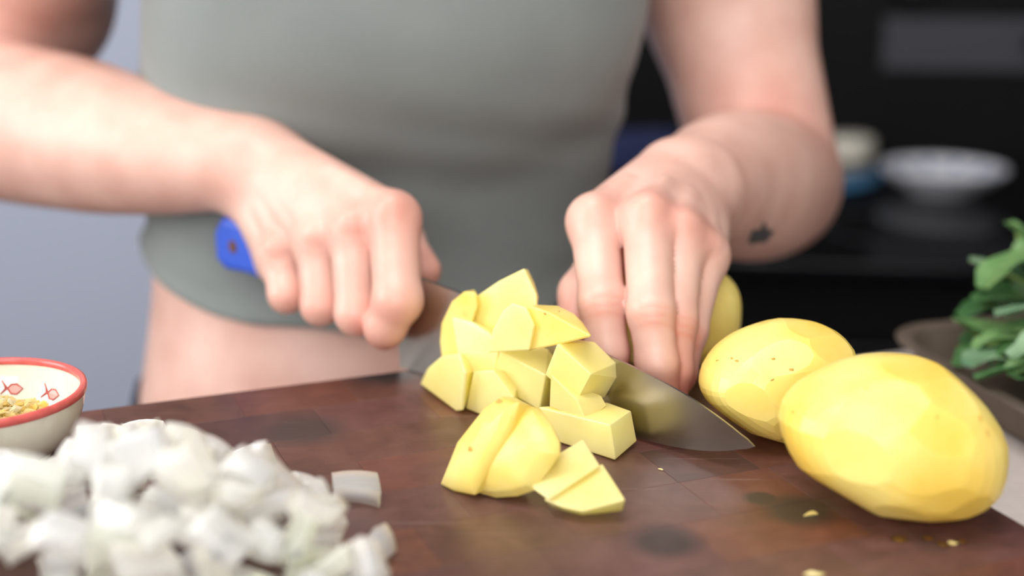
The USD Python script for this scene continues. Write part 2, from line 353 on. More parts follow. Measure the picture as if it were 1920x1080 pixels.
def outlined(outline, Z, D, cuts, seed, n=72):
    """a peeled potato whose outline across the view is given at distance Z, D deep to either side, with the peeler's strips cut along it"""
    o = np.array(outline, float); c = o.mean(0); a = np.arctan2(*(o - c).T[::-1]); k = np.argsort(a); o = o[k]
    cl = np.vstack([o, o[:1]]); t = np.r_[0, np.cumsum(np.linalg.norm(np.diff(cl, axis=0), axis=1))]; x = np.linspace(0, t[-1], n, endpoint=False)
    lin = np.c_[np.interp(x, t, cl[:, 0]), np.interp(x, t, cl[:, 1])]
    ring = lin*.55 + .225*(np.roll(lin, 2, 0) + np.roll(lin, -2, 0))
    ring = c + (ring - c)*1.006
    C = Q(c[0], c[1], Z); E = np.array([Q(px, py, Z) for px, py in ring]) - C; view = unit(np.array([0, CP, -SP]) + np.array([0, .35, .10]))
    P = []
    for q in np.linspace(-.5*math.pi, .5*math.pi, 19):
        P.append(C + E*max(math.cos(q), 0)**.72 + view*D*np.sign(q)*abs(math.sin(q))**.95)
    man = m3.Manifold.hull_points(np.vstack(P)); lo_ = np.array(tm(man).vertices)
    ax = unit(Q(o[:, 0].max(), c[1] + 30, Z) - Q(o[:, 0].min(), c[1] - 30, Z)); b1 = unit(np.cross(ax, view)); r = random.Random(seed)
    for i_ in range(cuts):
        an = math.pi*(.08 + .84*i_/(cuts - 1)) + r.uniform(-.08, .08); e = [0, .28, -.22, .1, -.35, .18, .4, -.1][i_ % 8]
        nn = unit(b1*math.cos(an) - view*math.sin(an) + ax*e); h = ((lo_ - C) @ nn).max()
        man = man.trim_by_plane(list(map(float, -nn)), float(-(C @ nn) - h + r.uniform(.0009, .0022)))
    m = tm(man); m = trimesh.Trimesh(m.vertices, m.faces); m.merge_vertices(); return m
pot = outlined([(1458, 788), (1470, 752), (1500, 722), (1560, 690), (1610, 672), (1665, 666), (1720, 670), (1762, 682), (1800, 715), (1838, 752), (1868, 795), (1883, 828), (1878, 885), (1868, 925), (1838, 948), (1800, 966), (1720, 971), (1652, 970), (1600, 940), (1545, 905), (1493, 878), (1474, 835)], .519, .030, 9, 5)
t = thing('whole_potato', 'large whole peeled potato at the right edge of the cutting board', 'potato'); pot = rest_z(pot)
obj('flesh', pot, PEELED, t, smooth=9)
for a in ((1487, 772, .0014), (1757, 782, .0009), (1838, 785, .0018, .5, .9), (1851, 812, .0016, .5, 1.2), (1624, 728, .0010)): eye(pot, a[0], a[1], a[2], t, *a[3:])
pot = outlined([(1308, 728), (1316, 690), (1340, 656), (1375, 630), (1420, 612), (1468, 600), (1530, 606), (1572, 624), (1602, 656), (1607, 700), (1592, 760), (1545, 808), (1485, 828), (1440, 828), (1395, 806), (1352, 775), (1322, 752)], .592, .027, 8, 9)
t = thing('whole_potato', 'smaller whole peeled potato with brown eyes behind the knife tip', 'potato'); pot = rest_z(pot)
obj('flesh', pot, PEELED, t, smooth=9)
for a in ((1382, 677, .0014, .45), (1450, 673, .0012), (1484, 693, .0014), (1395, 802, .0022, .5, .3), (1345, 676, .0013, .3, .5), (1448, 712, .0012, .3, .5), (1372, 672, .0010)): eye(pot, a[0], a[1], a[2], t, *a[3:])
# the half held under the fingers, its cut side to the blade
C3 = Q(1250, 655, .688)
hp = facets(np.zeros(3), (.036, .0262, .026), np.eye(3), 12, 3)
hp.vertices = hp.vertices @ frame(KD*.5 - KN*.8); man = m3.Manifold(m3.Mesh(np.asarray(hp.vertices, np.float32), np.asarray(hp.faces, np.uint32)))
man = man.trim_by_plane(list(map(float, -KN)), -.0120)
hp = tm(man); hp.vertices += C3
t = thing('cut_potato', 'rest of a peeled potato held under the fingers behind the blade', 'potato'); hp = rest_z(hp)
obj('flesh', hp, PEELED, t, smooth=14)

BALL = m3.Manifold.sphere(.0007, 8).to_mesh().vert_properties[:, :3]
def hull(pts, r=1.0):
    pts = np.asarray(pts); b = np.asarray(BALL)*r
    return tm(m3.Manifold.hull_points((pts[:, None] + b[None]).reshape(-1, 3)))
def piece(label, front, back=(), th=.015, anchor=None, az=0., z=0., Z=None, n=None, shift=None, bulge=0., mat_=None, eyes=(), r=1.0, name='potato_chunk', cat='potato chunk', group=None, tilt=0.):
    """a cut piece: front polygon in the plane through its anchor (px, py at height z, or at distance Z), facing n; back polygon th behind it"""
    a = anchor if anchor is not None else max(front, key=lambda q: q[1])
    p0 = Q(a[0], a[1], Z) if Z else G(a[0], a[1], z)
    if n is None:
        c, s = math.cos(az), math.sin(az); n = np.array([KN[0]*c - KN[1]*s, KN[0]*s + KN[1]*c, 0])
        n = unit(n*math.cos(tilt) + UP*math.sin(tilt))
    n = unit(n); F = [onplane(x, y, p0, n) for x, y in front]
    B = [onplane(q[0], q[1], p0 - n*(q[2] if len(q) > 2 else th), n) for q in back]
    if not B: B = [q - n*th + (0 if shift is None else shift) for q in F]
    if bulge:
        c = np.mean(F, 0); F = F + [c + (q - c)*k + n*bulge*h for k, h in ((.9, .42), (.72, .72), (.45, .93), (.15, 1)) for q in F]
    P = np.array(F + B); P[:, 2] = np.maximum(P[:, 2], TOP + .0012)
    m = hull(P, r)
    t = thing(name, label, cat, group=group)
    obj('flesh', m, mat_ or CUT, t, smooth=38 if bulge else 24)
    for e in eyes: eye(m, e[0], e[1], e[2], t, *e[3:])
    return m
# the heap against the blade, back to front, and the slices in front of it
piece('thin curved potato slice standing at the left of the heap, against the blade', [(828, 640), (831, 606), (850, 567), (872, 549), (890, 551), (893, 575), (868, 640), (861, 664), (831, 666)], [(838, 640), (845, 595), (868, 558), (888, 546), (897, 560), (880, 610), (868, 655)], .010, anchor=(840, 664), Z=.646, mat_=PEELED)
piece('tall pale potato chunk lowest at the left end of the heap', [(792, 719), (807, 690), (830, 670), (862, 666), (872, 699), (867, 766), (857, 768)], [(802, 712), (830, 672), (863, 665), (888, 698), (876, 764), (866, 767)], .012, anchor=(857, 768), az=-.32, z=.0012)
piece('pale potato chunk on the board beside the leftmost one', [(877, 764), (891, 699), (926, 697), (935, 720), (962, 745), (958, 792), (907, 776)], [(892, 700), (930, 690), (975, 700), (975, 770)], .016, anchor=(907, 776), z=.0012)
piece('large flat-topped potato cube in the middle of the heap', [(940, 661), (926, 716), (1011, 766), (1022, 703)], [(981, 652), (1027, 652), (1037, 665), (1036, 757), (960, 740)], .016, anchor=(1011, 766), Z=.607)
piece('potato chunk at the bottom right end of the heap', [(1014, 766), (1040, 828), (1152, 859), (1143, 798), (1095, 787)], [(1103, 786), (1138, 758), (1180, 773), (1190, 826), (1060, 800)], .018, anchor=(1152, 859), z=.0012)
piece('potato wedge squeezed under the right-hand cube', [(1036, 706), (1034, 760), (1098, 789), (1082, 750)], [(1050, 706), (1125, 745), (1133, 760), (1108, 782)], .012, anchor=(1098, 789), Z=.580)
piece('bright potato cube leaning on the blade at the right of the heap', [(1047, 648), (1026, 702), (1082, 749), (1107, 701)], [(1081, 640), (1113, 644), (1152, 682), (1153, 707), (1132, 742), (1090, 748)], .017, anchor=(1082, 749), Z=.585, az=.25)
piece('upright potato slice at the left of the heap top', [(851, 598), (885, 606), (919, 628), (934, 658), (927, 695), (871, 697), (862, 665)], [(866, 592), (924, 622), (938, 655), (932, 692), (880, 690)], .008, anchor=(880, 697), Z=.630, tilt=.18)
piece('large pointed potato wedge on top of the heap', [(982, 507), (1004, 554), (1005, 573), (945, 602), (919, 622), (884, 606), (858, 594), (897, 557), (938, 529)], [(988, 508), (999, 530), (1007, 556), (1004, 570), (950, 600), (905, 570), (940, 535), (870, 590)], .010, anchor=(919, 622), Z=.632, tilt=.12, mat_=CUT)
piece('pale potato slice lying in the middle of the heap top', [(919, 658), (927, 620), (945, 585), (962, 571), (987, 580), (1000, 610), (991, 654)], [(932, 652), (962, 572), (990, 578), (1010, 625), (1000, 648)], .009, anchor=(919, 658), Z=.607, tilt=.12)
piece('long potato slice with browned peel lying across the right of the heap top', [(987, 580), (1000, 577), (1030, 588), (1105, 629), (1060, 640), (991, 655)], [(998, 574), (1045, 576), (1075, 591), (1090, 606), (1104, 627), (1010, 640)], .012, anchor=(991, 655), Z=.596, mat_=PEELED, eyes=((1022, 588, .0010), (1048, 584, .0008)), tilt=.12)
piece('rounded potato end piece in front of the heap, with a brown eye', [(830, 913), (862, 833), (917, 764), (943, 748), (972, 756), (960, 800), (890, 925), (852, 923)], [(917, 763), (943, 746), (968, 750), (1000, 765), (985, 830), (940, 900), (900, 915)], .011, anchor=(876, 928), az=-.15, tilt=.45, z=.0012, bulge=.004, mat_=PEELED, eyes=((882, 842, .0024, .55), (936, 754, .0026, .5)))
piece('half-round potato slice leaning on the rounded end piece', [(877, 926), (897, 867), (930, 820), (977, 782), (989, 764), (1010, 768), (1034, 802), (1047, 830), (1047, 852), (1000, 917), (970, 927), (930, 930)], [(890, 915), (985, 764), (1008, 768), (1045, 828), (1045, 850), (985, 915), (930, 920)], .010, anchor=(930, 930), az=-.05, tilt=.50, z=.0012, bulge=.0075, mat_=PEELED)
piece('rear of two flat potato slices lying in front of the heap', [(993, 887), (1092, 828), (1121, 874), (1030, 934), (1004, 916)], [(1008, 885), (1090, 838), (1116, 876), (1030, 930)], .007, anchor=(1030, 934), n=unit(np.array([-.18, -.30, 1.0])), z=.008)
piece('front of two flat potato slices lying in front of the heap', [(1025, 937), (1070, 905), (1128, 874), (1168, 937), (1120, 941), (1092, 957), (1058, 950)], [(1038, 948), (1063, 958), (1092, 965), (1113, 959), (1164, 955), (1168, 940), (1128, 880)], .0065, anchor=(1025, 937), n=unit(np.array([-.16, -.30, 1.0])), z=.006)
# crumbs of potato and drops of water on the board
def crumb(px, py, r, label, seed):
    g = np.random.default_rng(seed); p = G(px, py, r*.35)
    pts = p + g.normal(size=(9, 3)) * [r, r*.55, r*.3]; pts[:, 2] = np.maximum(pts[:, 2], TOP + .0003)
    t = hull(pts, .35); tag(obj('potato_crumb', t, CUT, smooth=30), label, 'potato crumb')
crumb(1528, 963, .0016, 'pale potato crumb on the board before the large whole potato', 1)
crumb(1242, 881, .0006, 'tiny potato crumb on the board before the heap', 2)
crumb(1522, 1076, .0013, 'potato crumb on the board at the bottom edge of the picture', 3)
crumb(1782, 1018, .0009, 'tiny potato crumb lying among the water drops', 4)
crumb(1258, 702, .0012, 'potato crumb stuck by the spine of the blade', 5) if False else None
WATER = plain('water', (.9, .75, .6), .02, transmission_weight=1.0, ior=1.33)
for i, (px, py, a, lab) in enumerate(((1686, 1011, .0030, 'leftmost of the water drops on the board'), (1740, 1009, .0022, 'middle water drop on the board'), (1768, 1021, .0024, 'water drop just left of the tiny crumb'), (1803, 1016, .0022, 'rightmost of the water drops on the board'))):
    s = trimesh.creation.icosphere(3, 1.0); v = s.vertices * [a, a*.9, a*.28]; v[:, 2] = np.maximum(v[:, 2], 0) ; s.vertices = v + G(px, py, .0003)
    tag(obj('water_drop', s, WATER, smooth=True), lab, 'water drop')

# ------------------------------------------------------------------ the bowl of minced garlic
BC = np.array([-.212, .5355, TOP])
bowl = thing('small_bowl', 'small cream bowl with a red rim and painted fish, at the left edge', 'bowl', BC)
CERAM = plain('cream_glaze', S(222, 216, 198), .12, coat_weight=.4)
REDGLAZE = plain('red_glaze', S(206, 92, 88), .2, vary=.12, scale=220)
outer = [(0, .0012), (.020, .0012), (.0235, .0), (.0255, .0008), (.0262, .0030), (.031, .0065), (.0365, .0135), (.0395, .0215), (.0405, .0285)]
inner = [(.0388, .0285), (.0378, .0225), (.0350, .0150), (.0295, .0085), (.023, .0058), (0, .0050)]
def dense(p, k=6):
    p = np.array(p); t = np.r_[0, np.cumsum(np.linalg.norm(np.diff(p, axis=0), axis=1))]
    from scipy.interpolate import PchipInterpolator
    x = np.linspace(0, t[-1], len(p)*k); return np.c_[PchipInterpolator(t, p[:, 0])(x), PchipInterpolator(t, p[:, 1])(x)]
obj('body', lathe(np.vstack([dense(outer), dense(inner)]), 96), CERAM, bowl, smooth=50)
obj('rim_band', lathe([(.0397, .0262), (.0409, .0268), (.0412, .0285), (.0408, .0297), (.0396, .0301), (.0386, .0296), (.0382, .0285), (.0384, .0272)] , 96), REDGLAZE, bowl, smooth=60)
ip = dense(inner, 20)
def bowl_in(a, rr_):                                                # a point on the inner wall: angle, height
    z = rr_; r = np.interp(z, ip[::-1, 1], ip[::-1, 0]); return np.array([r*math.cos(a), r*math.sin(a), z])
def stroke(pts, w, parent, m_):
    """a painted line on the inner wall; pts: (angle, height)"""
    P = np.array([bowl_in(a, z) for a, z in pts]); nrm = np.array([unit([-p[0], -p[1], .02]) for p in P]); P = P + nrm*.00012
    obj('painted_line', tube(P, w, 6), m_, parent, smooth=40)
bowl_body = bowl + '/body'
REDLINE = plain('red_paint', S(176, 66, 60), .3); PINK = plain('pink_paint', S(222, 150, 140), .3)
def fish(a0, z0, s, flip=1):
    body_ = [(a0 + flip*s*x*26, z0 + s*y) for x, y in ((-1, .1), (-.5, .55), (.2, .6), (1.1, .1), (.3, -.55), (-.5, -.5), (-1, .1))]
    P = np.array([bowl_in(a, z) for a, z in body_[:-1]]); c = P.mean(0); n = unit([-c[0], -c[1], .01])
    v = np.vstack([c + n*.0002, P + n*.00008]); f = [[0, 1+j, 1+(j+1) % len(P)] for j in range(len(P))]
    v2 = v - n*.0006; k = len(v); f2 = f + [[b+k, a+k, c_+k] for a, b, c_ in f] + [[1+j, 1+j+k, 1+(j+1) % len(P)+k] for j in range(len(P))] + [[1+j, 1+(j+1) % len(P)+k, 1+(j+1) % len(P)] for j in range(len(P))]
    m_ = trimesh.Trimesh(np.vstack([v, v2]), f2, process=False); trimesh.repair.fix_normals(m_)
    obj('painted_fish', m_, PINK, bowl_body, smooth=False)
    stroke(body_, .00035, bowl_body, REDLINE)
    stroke([(a0 - flip*s*26, z0 + .1*s), (a0 - flip*s*26*1.7, z0 + 1.0*s), (a0 - flip*s*26*1.25, z0 + .1*s), (a0 - flip*s*26*1.9, z0 - .5*s), (a0 - flip*s*26, z0 + .1*s)], .00035, bowl_body, REDLINE)
fish(1.02, .0165, .0035, -1); fish(1.55, .0170, .0034, -1); fish(.35, .0145, .003, 1)
stroke([(.42, .0225), (.46, .0200), (.40, .0185), (.47, .0165), (.41, .0150)], .0004, bowl_body, REDLINE)
stroke([(.30, .0220), (.26, .0200), (.30, .0180)], .0004, bowl_body, REDLINE)
GARLIC = [plain('garlic_%s' % n, c, .35, subsurface_weight=.4, subsurface_scale=.003, subsurface_radius=(1, .7, .3)) for n, c in (('gold', S(238, 206, 120)), ('pale', S(242, 226, 168)), ('amber', S(228, 184, 84)))]
gl = [[], [], []]; gr = np.random.default_rng(5)
for i in range(640):
    r = .030*math.sqrt(gr.random()); a = gr.random()*2*math.pi; x, y = r*math.cos(a), r*math.sin(a)
    top = .0235 - 11*r*r + .0012*math.sin(220*x)*math.cos(190*y); zlo = np.interp(r, ip[::-1, 0], ip[::-1, 1]) if r > .005 else .006
    z = gr.uniform(max(zlo + .001, top - .0045), max(top, zlo + .0018))
    s = gr.uniform(.0009, .0019); pts = gr.normal(size=(9, 3)) * s * [1.2, .8, .6]
    th_ = gr.random()*6.28; pts = pts @ np.array([[math.cos(th_), -math.sin(th_), 0], [math.sin(th_), math.cos(th_), 0], [0, 0, 1]])
    gl[gr.choice(3, p=[.45, .3, .25])].append(trimesh.convex.convex_hull(pts + [x, y, z]))
gx = thing('minced_garlic', 'heap of finely minced yellow garlic inside the small bowl', 'garlic', BC, kind='stuff')
for k in range(3): obj('garlic_bits', trimesh.util.concatenate(gl[k]), GARLIC[k], gx, smooth=30)

# ------------------------------------------------------------------ the heap of diced onion
def onion_mat(name, c, c2, sub=.85):
    return mat(name, {'oi': ('object_info', {}), 'tc': ('texture_coordinate', {}), 'w': ('wave_texture', dict(wave_type='bands', bands_direction='y', scale=120, distortion=1.5)), 'g': ('rgb_ramp', dict(ramp=[(0, c), (.6, c), (1, c2)])),
        'wm': ('math', dict(math_type='multiply', value2=.25)), 'mx': ('mix', dict(color2=S(255, 255, 250))),
        'p': ('principled_bsdf', dict(roughness=.28, subsurface_weight=sub, subsurface_scale=.014, subsurface_radius=(1, .9, .7), specular_ior_level=.5))},
        [('tc.object', 'w.vector'), ('oi.random', 'g.fac'), ('w.fac', 'wm.value1'), ('wm.value', 'mx.fac'), ('g.color', 'mx.color1'), ('mx.color', 'p.base_color')])
ONION = [onion_mat('onion_white', S(251, 247, 232), S(249, 243, 216)), onion_mat('onion_cream', S(247, 238, 206), S(243, 236, 190)), onion_mat('onion_green', S(226, 232, 176), S(206, 220, 140))]
def onion_piece(l, w, t, R, seed):
    """a piece of onion layer: a curved slab cut straight at its ends"""
    g = np.random.default_rng(seed); n, m_ = 7, 6; top, bot = [], []
    k1, k2, sk = g.uniform(.7, 1.15), g.uniform(.8, 1.1), g.uniform(-.25, .25)
    for i in range(n):
        for j in range(m_):
            x = (i/(n-1) - .5)*l; y = (j/(m_-1) - .5)*w*(k1 + (k2-k1)*i/(n-1)) + sk*x
            z = math.sqrt(max(R*R - y*y, 1e-9)) - R - x*x/(R*3.2)
            top.append((x, y, z + t/2)); bot.append((x*.97, y*.93, z - t/2))
    v = np.array(top + bot); N_ = n*m_; f = []
    q = lambda i, j: i*m_ + j
    for i in range(n-1):
        for j in range(m_-1):
            f += [[q(i, j), q(i+1, j), q(i+1, j+1)], [q(i, j), q(i+1, j+1), q(i, j+1)], [N_+q(i, j), N_+q(i+1, j+1), N_+q(i+1, j)], [N_+q(i, j), N_+q(i, j+1), N_+q(i+1, j+1)]]
    loop = [q(i, 0) for i in range(n)] + [q(n-1, j) for j in range(1, m_)] + [q(i, m_-1) for i in range(n-2, -1, -1)] + [q(0, j) for j in range(m_-2, 0, -1)]
    for a, b in zip(loop, loop[1:] + loop[:1]): f += [[a, N_+a, N_+b], [a, N_+b, b]]
    m = trimesh.Trimesh(v, f, process=False); trimesh.repair.fix_normals(m); m.vertices -= m.vertices.mean(0); return m
kinds = [onion_piece(*a) for a in ((.017, .0130, .0068, .024, 1), (.014, .0115, .0058, .016, 2), (.020, .0115, .0062, .022, 3), (.0125, .011, .0076, .016, 4), (.0165, .0155, .0054, .024, 5), (.021, .0095, .0062, .015, 6), (.0115, .0095, .0052, .012, 7), (.018, .014, .0072, .018, 8))]
HC = np.array([-.146, .440]); HR = np.array([.130, .106]); HH = .060
GRID = .001; gx0, gy0, gw, gh = -.34, .32, 360, 280
hm = np.zeros((gw, gh)); xs = gx0 + np.arange(gw)*GRID; ys = gy0 + np.arange(gh)*GRID
bd = np.hypot(xs[:, None]-BC[0], ys[None]-BC[1])
hm[bd < .0415] = .5                                                 # nothing lands on the bowl
def profile(x, y):
    r2 = ((x-HC[0])/HR[0])**2 + ((y-HC[1])/HR[1])**2; return HH*max(0, 1 - r2**1.1) if r2 < 1 else 0
protos = {}; placed = 0; og = np.random.default_rng(21)
def onion(kind, mi, M, label, group):
    key = (kind, mi)
    nm = 'onion_piece'
    if key not in protos:
        p = numbered('/World', nm); x = UsdGeom.Xform.Define(stage, p); x.AddTransformOp().Set(Gf.Matrix4d(*M.T.ravel()))
        tag(x.GetPrim(), label, 'onion piece', group); obj('layer', kinds[kind], ONION[mi], p, smooth=40); protos[key] = p
        return
    p = numbered('/World', nm); x = UsdGeom.Xform.Define(stage, p); x.AddTransformOp().Set(Gf.Matrix4d(*M.T.ravel()))
    UsdGeom.Xform.Define(stage, p + '/layer').GetPrim().GetReferences().AddInternalReference(protos[key] + '/layer') if False else None
    m = UsdGeom.Mesh.Define(stage, p + '/layer'); m.GetPrim().GetReferences().AddInternalReference(protos[key] + '/layer')
    tag(x.GetPrim(), label, 'onion piece', group)
def drop(kind, mi, x, y, R, label, group, limit=None, commit=True):
    global placed
    v = kinds[kind].vertices @ R.T
    ix = np.round((v[:, 0]+x-gx0)/GRID).astype(int); iy = np.round((v[:, 1]+y-gy0)/GRID).astype(int)
    if ix.min() < 0 or iy.min() < 0 or ix.max() >= gw or iy.max() >= gh: return False
    key = np.concatenate([(ix+da)*gh + iy+db for da in (0, 1) for db in (0, 1)]); zz = np.tile(v[:, 2], 4)
    o = np.lexsort((zz, key)); ku, st = np.unique(key[o], return_index=True); lo = zz[o][st]; hi = zz[o][np.r_[st[1:], len(o)] - 1]
    ks = np.c_[ku // gh, ku % gh]; h = hm[ks[:, 0], ks[:, 1]]
    gaps = np.sort(h - lo); z = max(gaps[int(len(gaps)*.92)], gaps[-1] - .0025, -v[:, 2].min() + .0002) if gaps[-1] < .3 else 9
    if limit is not None and (z > limit or not inside_heap(kind, R, x, y, z)): return False
    hm[ks[:, 0], ks[:, 1]] = np.maximum(h, hi + z)
    M = np.eye(4); M[:3, :3] = R; M[:3, 3] = (x, y, TOP + z)
    onion(kind, mi, M, label, group); placed += 1
    return True
def rot(yaw, a, b):
    return (trimesh.transformations.euler_matrix(a, b, yaw, 'sxyz'))[:3, :3]
OG = 'diced onion in the heap'
OLAB = 'diced white onion piece in the blurred heap at lower left'
spots = ((.052 - .105, .537, 2, 0, .45, 'onion piece lying alone at the right tip of the heap, beside the bare board'),)
q = G(668, 942); drop(0, 1, q[0], q[1], rot(.2, .1, .05), 'lone onion piece jutting right from the heap onto the bare board', None)
q = G(715, 1050); drop(6, 0, q[0], q[1], rot(1.2, 1.15, .2), 'upright onion sliver at the bottom right end of the heap', None)
tries = 0
SKY_X = [-400, 0, 60, 105, 150, 220, 310, 400, 440, 500, 540, 600, 690, 720, 770, 900]
SKY_Y = [830, 842, 856, 850, 788, 796, 784, 818, 840, 822, 880, 893, 985, 1030, 1080, 1200]      # where the heap ends against bowl and board
def inside_heap(kind, R, x, y, z):
    v = kinds[kind].vertices @ R.T + [x, y, TOP + z] - [0, 0, CAMZ]; Zc = v[:, 1]*CP - v[:, 2]*SP; yc = -(v[:, 1]*SP + v[:, 2]*CP)
    return np.all(yc/Zc*FPX + 540 > np.interp(v[:, 0]/Zc*FPX + 960, SKY_X, SKY_Y) - 4)
while placed < 300 and tries < 7000:
    tries += 1; best = None
    for _ in range(5):                                             # the spot that still lacks most
        x, y = HC + HR*np.array([og.uniform(-1, 1), og.uniform(-1, 1)]); h = profile(x, y)
        if h <= 0 or y < .365 or not (gx0 + .02 < x < gx0 + gw*GRID - .02): continue
        lack = h - hm[int((x-gx0)/GRID), int((y-gy0)/GRID)] + og.uniform(0, .004)
        if best is None or lack > best[0]: best = (lack, x, y, h)
    if best is None or best[0] < 0: continue
    _, x, y, h = best
    k = int(og.choice(8)); mi = int(og.choice(3, p=[.50, .39, .11])); s = .6 if h > .012 else .3
    drop(k, mi, x, y, rot(og.uniform(0, 6.28), og.normal()*s + (math.pi if og.random() < .3 else 0), og.normal()*s), OLAB if mi < 2 else 'pale green diced onion piece among the white ones in the heap', OG if mi < 2 else 'greenish onion in the heap', limit=max(h, .009) + .004)
print('onions', placed, tries)

# ------------------------------------------------------------------ the person: one skin from distance fields
class Cap:
    """a tapering limb piece; w, k: wider k times across the direction w"""
    def __init__(s, a, b, ra, rb, w=None, k=1.0):
        s.a, s.b, s.ra, s.rb = np.asarray(a, float), np.asarray(b, float), ra, rb
        s.w, s.k = (unit(w) if w is not None else None), k
        R = max(ra, rb) * max(1, k)
        s.lo, s.hi = np.minimum(s.a, s.b) - R, np.maximum(s.a, s.b) + R
    def __call__(s, p):
        ab = s.b - s.a; L = max(ab @ ab, 1e-12)
        rr_ = s.ra - s.rb; a2 = L - rr_*rr_
        if s.w is None and a2 > 1e-12:                             # a true round cone
            pa = p - s.a; y = pa @ ab; z = y - L; q = pa*L - y[:, None]*ab; x2 = (q*q).sum(1); y2, z2 = y*y*L, z*z*L
            k = np.sign(rr_)*rr_*rr_*x2
            d = (np.sqrt(x2*a2/L) + y*rr_)/L - s.ra
            d = np.where(np.sign(y)*a2*y2 < k, np.sqrt(x2 + y2)/L - s.ra, d)
            return np.where(np.sign(z)*a2*z2 > k, np.sqrt(x2 + z2)/L - s.rb, d)
        q = p - s.a; t = np.clip(q @ ab / L, 0, 1)
        q = q - t[:, None] * ab
        if s.w is not None:
            c = q @ s.w; q = q - (c * (1 - 1 / s.k))[:, None] * s.w
        return np.sqrt((q * q).sum(1)) - (s.ra + (s.rb - s.ra) * t)
def limb(pts, rs, step=.012):
    """one smooth limb through the points, its thickness running smoothly from one to the next"""
    from scipy.interpolate import PchipInterpolator, CubicSpline
    P = np.asarray(pts, float); t = np.r_[0, np.cumsum(np.linalg.norm(np.diff(P, axis=0), axis=1))]
    x = np.linspace(0, t[-1], max(3, int(t[-1]/step))); c = CubicSpline(t, P)(x) if len(P) > 2 else np.array([np.interp(x, t, P[:, k]) for k in range(3)]).T; r = PchipInterpolator(t, rs)(x)
    return SU(0, *[Cap(c[i], c[i+1], r[i], r[i+1]) for i in range(len(x)-1)])
class Ell:
    def __init__(s, c, r, R=None):
        s.c, s.r, s.R = np.asarray(c, float), np.asarray(r, float), (np.eye(3) if R is None else np.asarray(R, float))
        m = s.r.max(); s.lo, s.hi = s.c - m, s.c + m
    def __call__(s, p):
        q = (p - s.c) @ s.R.T / s.r; l = np.sqrt((q * q).sum(1)) + 1e-9
        l2 = np.sqrt((q * q / s.r**2).sum(1)) + 1e-9 if False else None
        g = np.sqrt(((q / s.r) ** 2).sum(1)) + 1e-9
        return l * (l - 1) / g
class Loft:
    """elliptic sections along z about the torso's axis: rows (z, half width, half depth, shift forward, shift sideways)"""
    def __init__(s, T, u, f, rows):
        s.T, s.u, s.f, s.rows = np.asarray(T, float), u, f, np.array(rows, float)
        from scipy.interpolate import PchipInterpolator
        s.i = PchipInterpolator(s.rows[:, 0], s.rows[:, 1:], axis=0)
        s.z0, s.z1 = s.rows[0, 0], s.rows[-1, 0]
        R = s.rows[:, 1].max() + .06
        s.lo, s.hi = s.T + [-R, -R, s.z0], s.T + [R, R, s.z1]
    def __call__(s, p):
        q = p - s.T; z = np.clip(q[:, 2], s.z0, s.z1); a, b, df, du = s.i(z).T
        x, y = q[:, 0]*s.u[0] + q[:, 1]*s.u[1] - du, q[:, 0]*s.f[0] + q[:, 1]*s.f[1] - df
        e = 2.25
        l = (np.abs(x/a)**e + np.abs(y/b)**e)**(1/e) + 1e-9
        g = np.sqrt((x/a**2)**2 + (y/b**2)**2) / l + 1e-9
        d = np.maximum((l - 1) / g * .9, np.abs(q[:, 2] - z) + 0*l - 1e9)
        dz = q[:, 2] - z
        return np.where(dz != 0, np.sqrt(np.maximum(d, 0)**2 + dz**2), np.maximum(d, np.maximum(s.z0 - q[:, 2], q[:, 2] - s.z1)))
class SU:
    """smooth union (k in metres); k = 0: plain union"""
    def __init__(s, k, *parts):
        s.k, s.parts = k, parts
        s.lo = np.min([x.lo for x in parts], 0) - k; s.hi = np.max([x.hi for x in parts], 0) + k
    def near(s, lo, hi, m):
        m = m + s.k; ps = [x for x in s.parts if np.all(x.lo - m < hi) and np.all(x.hi + m > lo)]
        ps = [x.near(lo, hi, m) if isinstance(x, SU) else x for x in ps]; ps = [x for x in ps if x is not None]
        return SU(s.k, *ps) if ps else None
    def __call__(s, p):
        d = s.parts[0](p)
        for x in s.parts[1:]:
            e = x(p)
            if s.k <= 0: d = np.minimum(d, e)
            else:
                h = np.maximum(s.k - np.abs(d - e), 0) / s.k; d = np.minimum(d, e) - h*h*s.k*.25
        return d
class Fn(object):
    def __init__(s, fn, lo, hi): s.fn, s.lo, s.hi = fn, np.asarray(lo, float), np.asarray(hi, float)
    def __call__(s, p): return s.fn(p)

